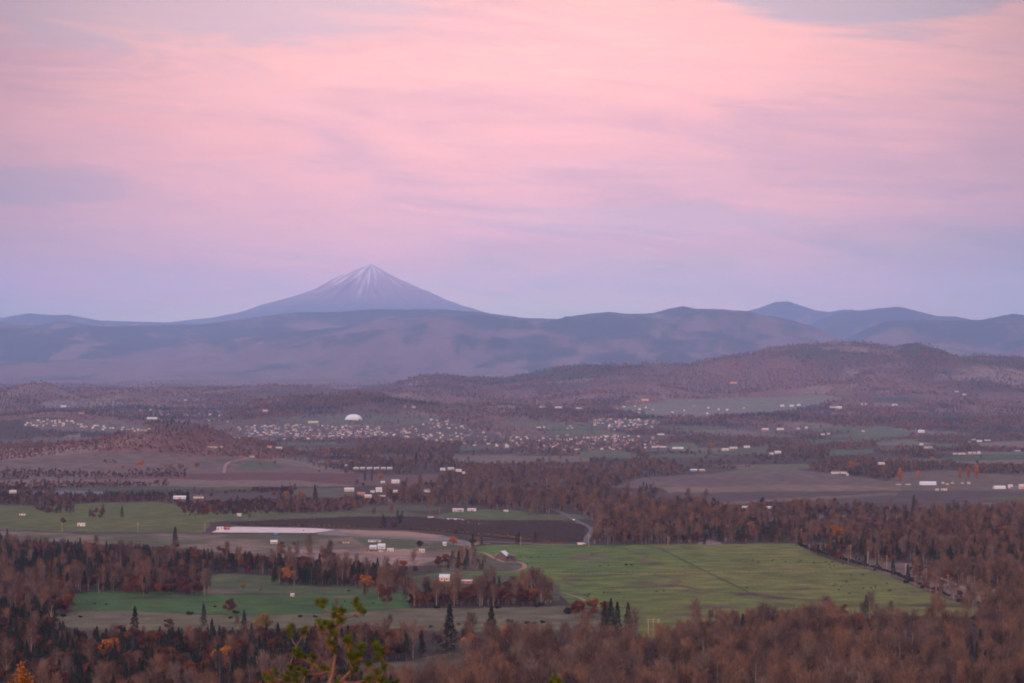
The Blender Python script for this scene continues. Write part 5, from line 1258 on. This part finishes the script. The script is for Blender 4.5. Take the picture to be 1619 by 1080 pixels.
# ------------------------------------------------------------------ the pines just below the viewpoint
def near_pine(Yd, tufts, spine, extra_base, seed, label, tuft_r=.20, nn=150):
    R = random.Random(seed); r = np.random.default_rng(seed); P = lambda px, py, dy=0: Vector((wx(px, py, Yd)*(Yd+dy)/Yd, Yd+dy, HC+(Yd+dy)*slope(py)))
    nodes = [P(*extra_base)]; par = [-1]; gz = hz(nodes[0].x, Yd); nodes[0].z = gz-.3
    for a in spine: nodes.append(P(*a)); par.append(len(nodes)-2)
    spine_n = len(nodes)
    T = [P(a, b, R.uniform(-1.3, 1.3)) for a, b in tufts]
    ax = Vector((nodes[1].x, Yd, 0)); T.sort(key=lambda p: (p-nodes[min(3, spine_n-1)]).length)
    ends = []
    for t in T:
        best = None
        for i, n in enumerate(nodes[1:], 1):
            if n.z > t.z-.05: continue
            d = (n-t).length+.35*abs(n.x-t.x)
            if best is None or d < best[0]: best = (d, i)
        i = best[1] if best else spine_n-1
        n0 = nodes[i]; d = t-n0; prev = i; k = max(2, int(d.length/.35))
        for q in range(1, k+1):
            f = q/k; p = n0+d*f+Vector((R.uniform(-.035, .035), R.uniform(-.05, .05), -.16*math.sin(f*math.pi)*d.length*.5)); 
            if q == k: p = t.copy()
            nodes.append(p); par.append(prev); prev = len(nodes)-1
        ends.append(prev)
    cntc = [0]*len(nodes)
    for e in ends:
        i = e
        while i >= 0: cntc[i] += 1; i = par[i]
    wood_ = MB()
    for i in range(1, len(nodes)):
        if par[i] < 0: continue
        ra = .0065*max(cntc[par[i]], 1)**.62+.007; rb = .0065*max(cntc[i], 1)**.62+.007
        if par[i] == 0: ra *= 1.5
        wood_.tube([nodes[par[i]], nodes[i]], [ra, rb], 6, cap=False)
    rt = tag(link('pine_tree', None, None, (nodes[0].x, Yd, gz)), label, 'pine tree'); off = Vector((nodes[0].x, Yd, gz))
    w_ = MB(); w_.add([Vector(v)-off for v in wood_.V], wood_.F); link('trunk', w_.mesh('pine_trunk', [M['bark_pine']]), rt)
    for dead in (0, 1):
        C = []; D = []
        for e in ends:
            t = nodes[e]; d0 = (t-nodes[par[e]]).normalized(); n = nn if not dead else (R.choice((0, 0, 10, 35)) if nn > 60 else 8)
            if n == 0: continue
            s_ = R.uniform(.75, 1.3)
            dd_ = rdir(r, n)+np.array(d0)*(.55 if not dead else -.2)+np.array((0, 0, .35 if not dead else -.8)); dd_ /= np.linalg.norm(dd_, axis=1)[:, None]
            st = np.array(t)-np.outer(r.random(n)*.30*s_, np.array(d0))+(np.array((0, 0, -.10)) if dead else 0)
            ln = tuft_r*s_*(.7+.5*r.random(n))
            C.append(st+dd_*ln[:, None]/2); D.append(dd_*ln[:, None]/2)
        if not C: continue
        C = np.concatenate(C); D = np.concatenate(D); b = np.cross(D, rdir(r, len(D))); b /= np.linalg.norm(b, axis=1)[:, None]
        V, Fc = quads(C-np.array(off), b*.006, D); link('needles' if not dead else 'dead_needles', mesh('pine_needles', V, Fc, [M['needle' if not dead else 'deadneedle']]), rt)
Z = lambda a, b: (400+a/6.227, 920+b/6.227)
TU = [(640, 200), (705, 190), (1025, 170), (1045, 230), (1010, 210), (800, 270), (850, 270), (895, 370), (645, 390), (735, 400), (375, 430), (520, 455), (785, 500), (945, 530), (960, 610), (740, 590), (410, 660), (805, 680), (1090, 610), (1190, 585), (1270, 680), (1040, 700), (1010, 770), (940, 700), (490, 720), (580, 720),
      (350, 830), (450, 850), (480, 890), (210, 870), (110, 920), (330, 900), (310, 950), (640, 840), (1160, 810), (1300, 820), (980, 860), (1230, 880), (1250, 950), (1120, 960), (1430, 970), (400, 970), (860, 980), (1180, 940), (1000, 740), (910, 560), (770, 420), (660, 430), (1210, 620), (1060, 260), (660, 230), (820, 310), (830, 290), (430, 700), (990, 820), (1290, 960)]
random.seed(21); TU += [(a+random.choice((-1, 1))*random.uniform(20, 45), b+random.uniform(-10, 50)) for a, b in TU[5:] if random.random() < .7]
near_pine(100, [Z(*t) for t in TU], [Z(735, 1400), Z(745, 1180), Z(750, 1010), Z(785, 900), Z(800, 790), Z(812, 700)], Z(730, 1500), 5, 'near pine top with bright green needle tufts and bare orange twigs at the bottom edge', .18, 170)
near_pine(90, [(877, 1071), (884, 1076), (870, 1079), (890, 1082), (878, 1085)], [(880, 1130), (880, 1100), (879, 1088)], (880, 1200), 9, 'small green pine tip poking over the bottom edge right of centre', .2, 110)
# orange leaved sapling at the lower left
Yd = 110; rt0 = Vector((wx(36, 1150, Yd), Yd, 0)); gz = hz(rt0.x, Yd); rt = tag(link('sapling', None, None, (rt0.x, Yd, gz)), 'slender sapling with small orange leaves in the bottom left corner', 'sapling')
R = random.Random(3); tops = [Vector((wx(a, b, Yd), Yd+R.uniform(-.5, .5), wz(b, Yd)))-Vector((rt0.x, Yd, gz)) for a, b in ((37, 1044), (30, 1055), (42, 1058), (25, 1066), (47, 1070), (36, 1068), (18, 1076), (50, 1078))]
m_ = MB(); hub = Vector((0, 0, tops[0].z-2.2)); m_.tube([(0, 0, -.3), (0, 0, 2), hub], [.09, .07, .045], 6)
for t in tops: m_.tube([hub, hub+(t-hub)*.5+Vector((0, 0, -.1)), t], [.03, .02, .006], 4)
link('trunk', m_.mesh('sapling_trunk', [M['bark']]), rt); r = np.random.default_rng(3); Cs = []
for t in tops:
    f = r.random(60)[:, None]**.7; Cs.append(np.array(hub)+(np.array(t)-np.array(hub))*(.45+.55*f)+r.normal(size=(60, 3))*.07)
Cs = np.concatenate(Cs); A = rdir(r, len(Cs))*.045; b = np.cross(A, rdir(r, len(Cs))); b = b/np.linalg.norm(b, axis=1)[:, None]*.03
V, Fc = quads(Cs, A, b); link('leaves', mesh('sapling_leaves', V, Fc, [M['orange']]), rt)
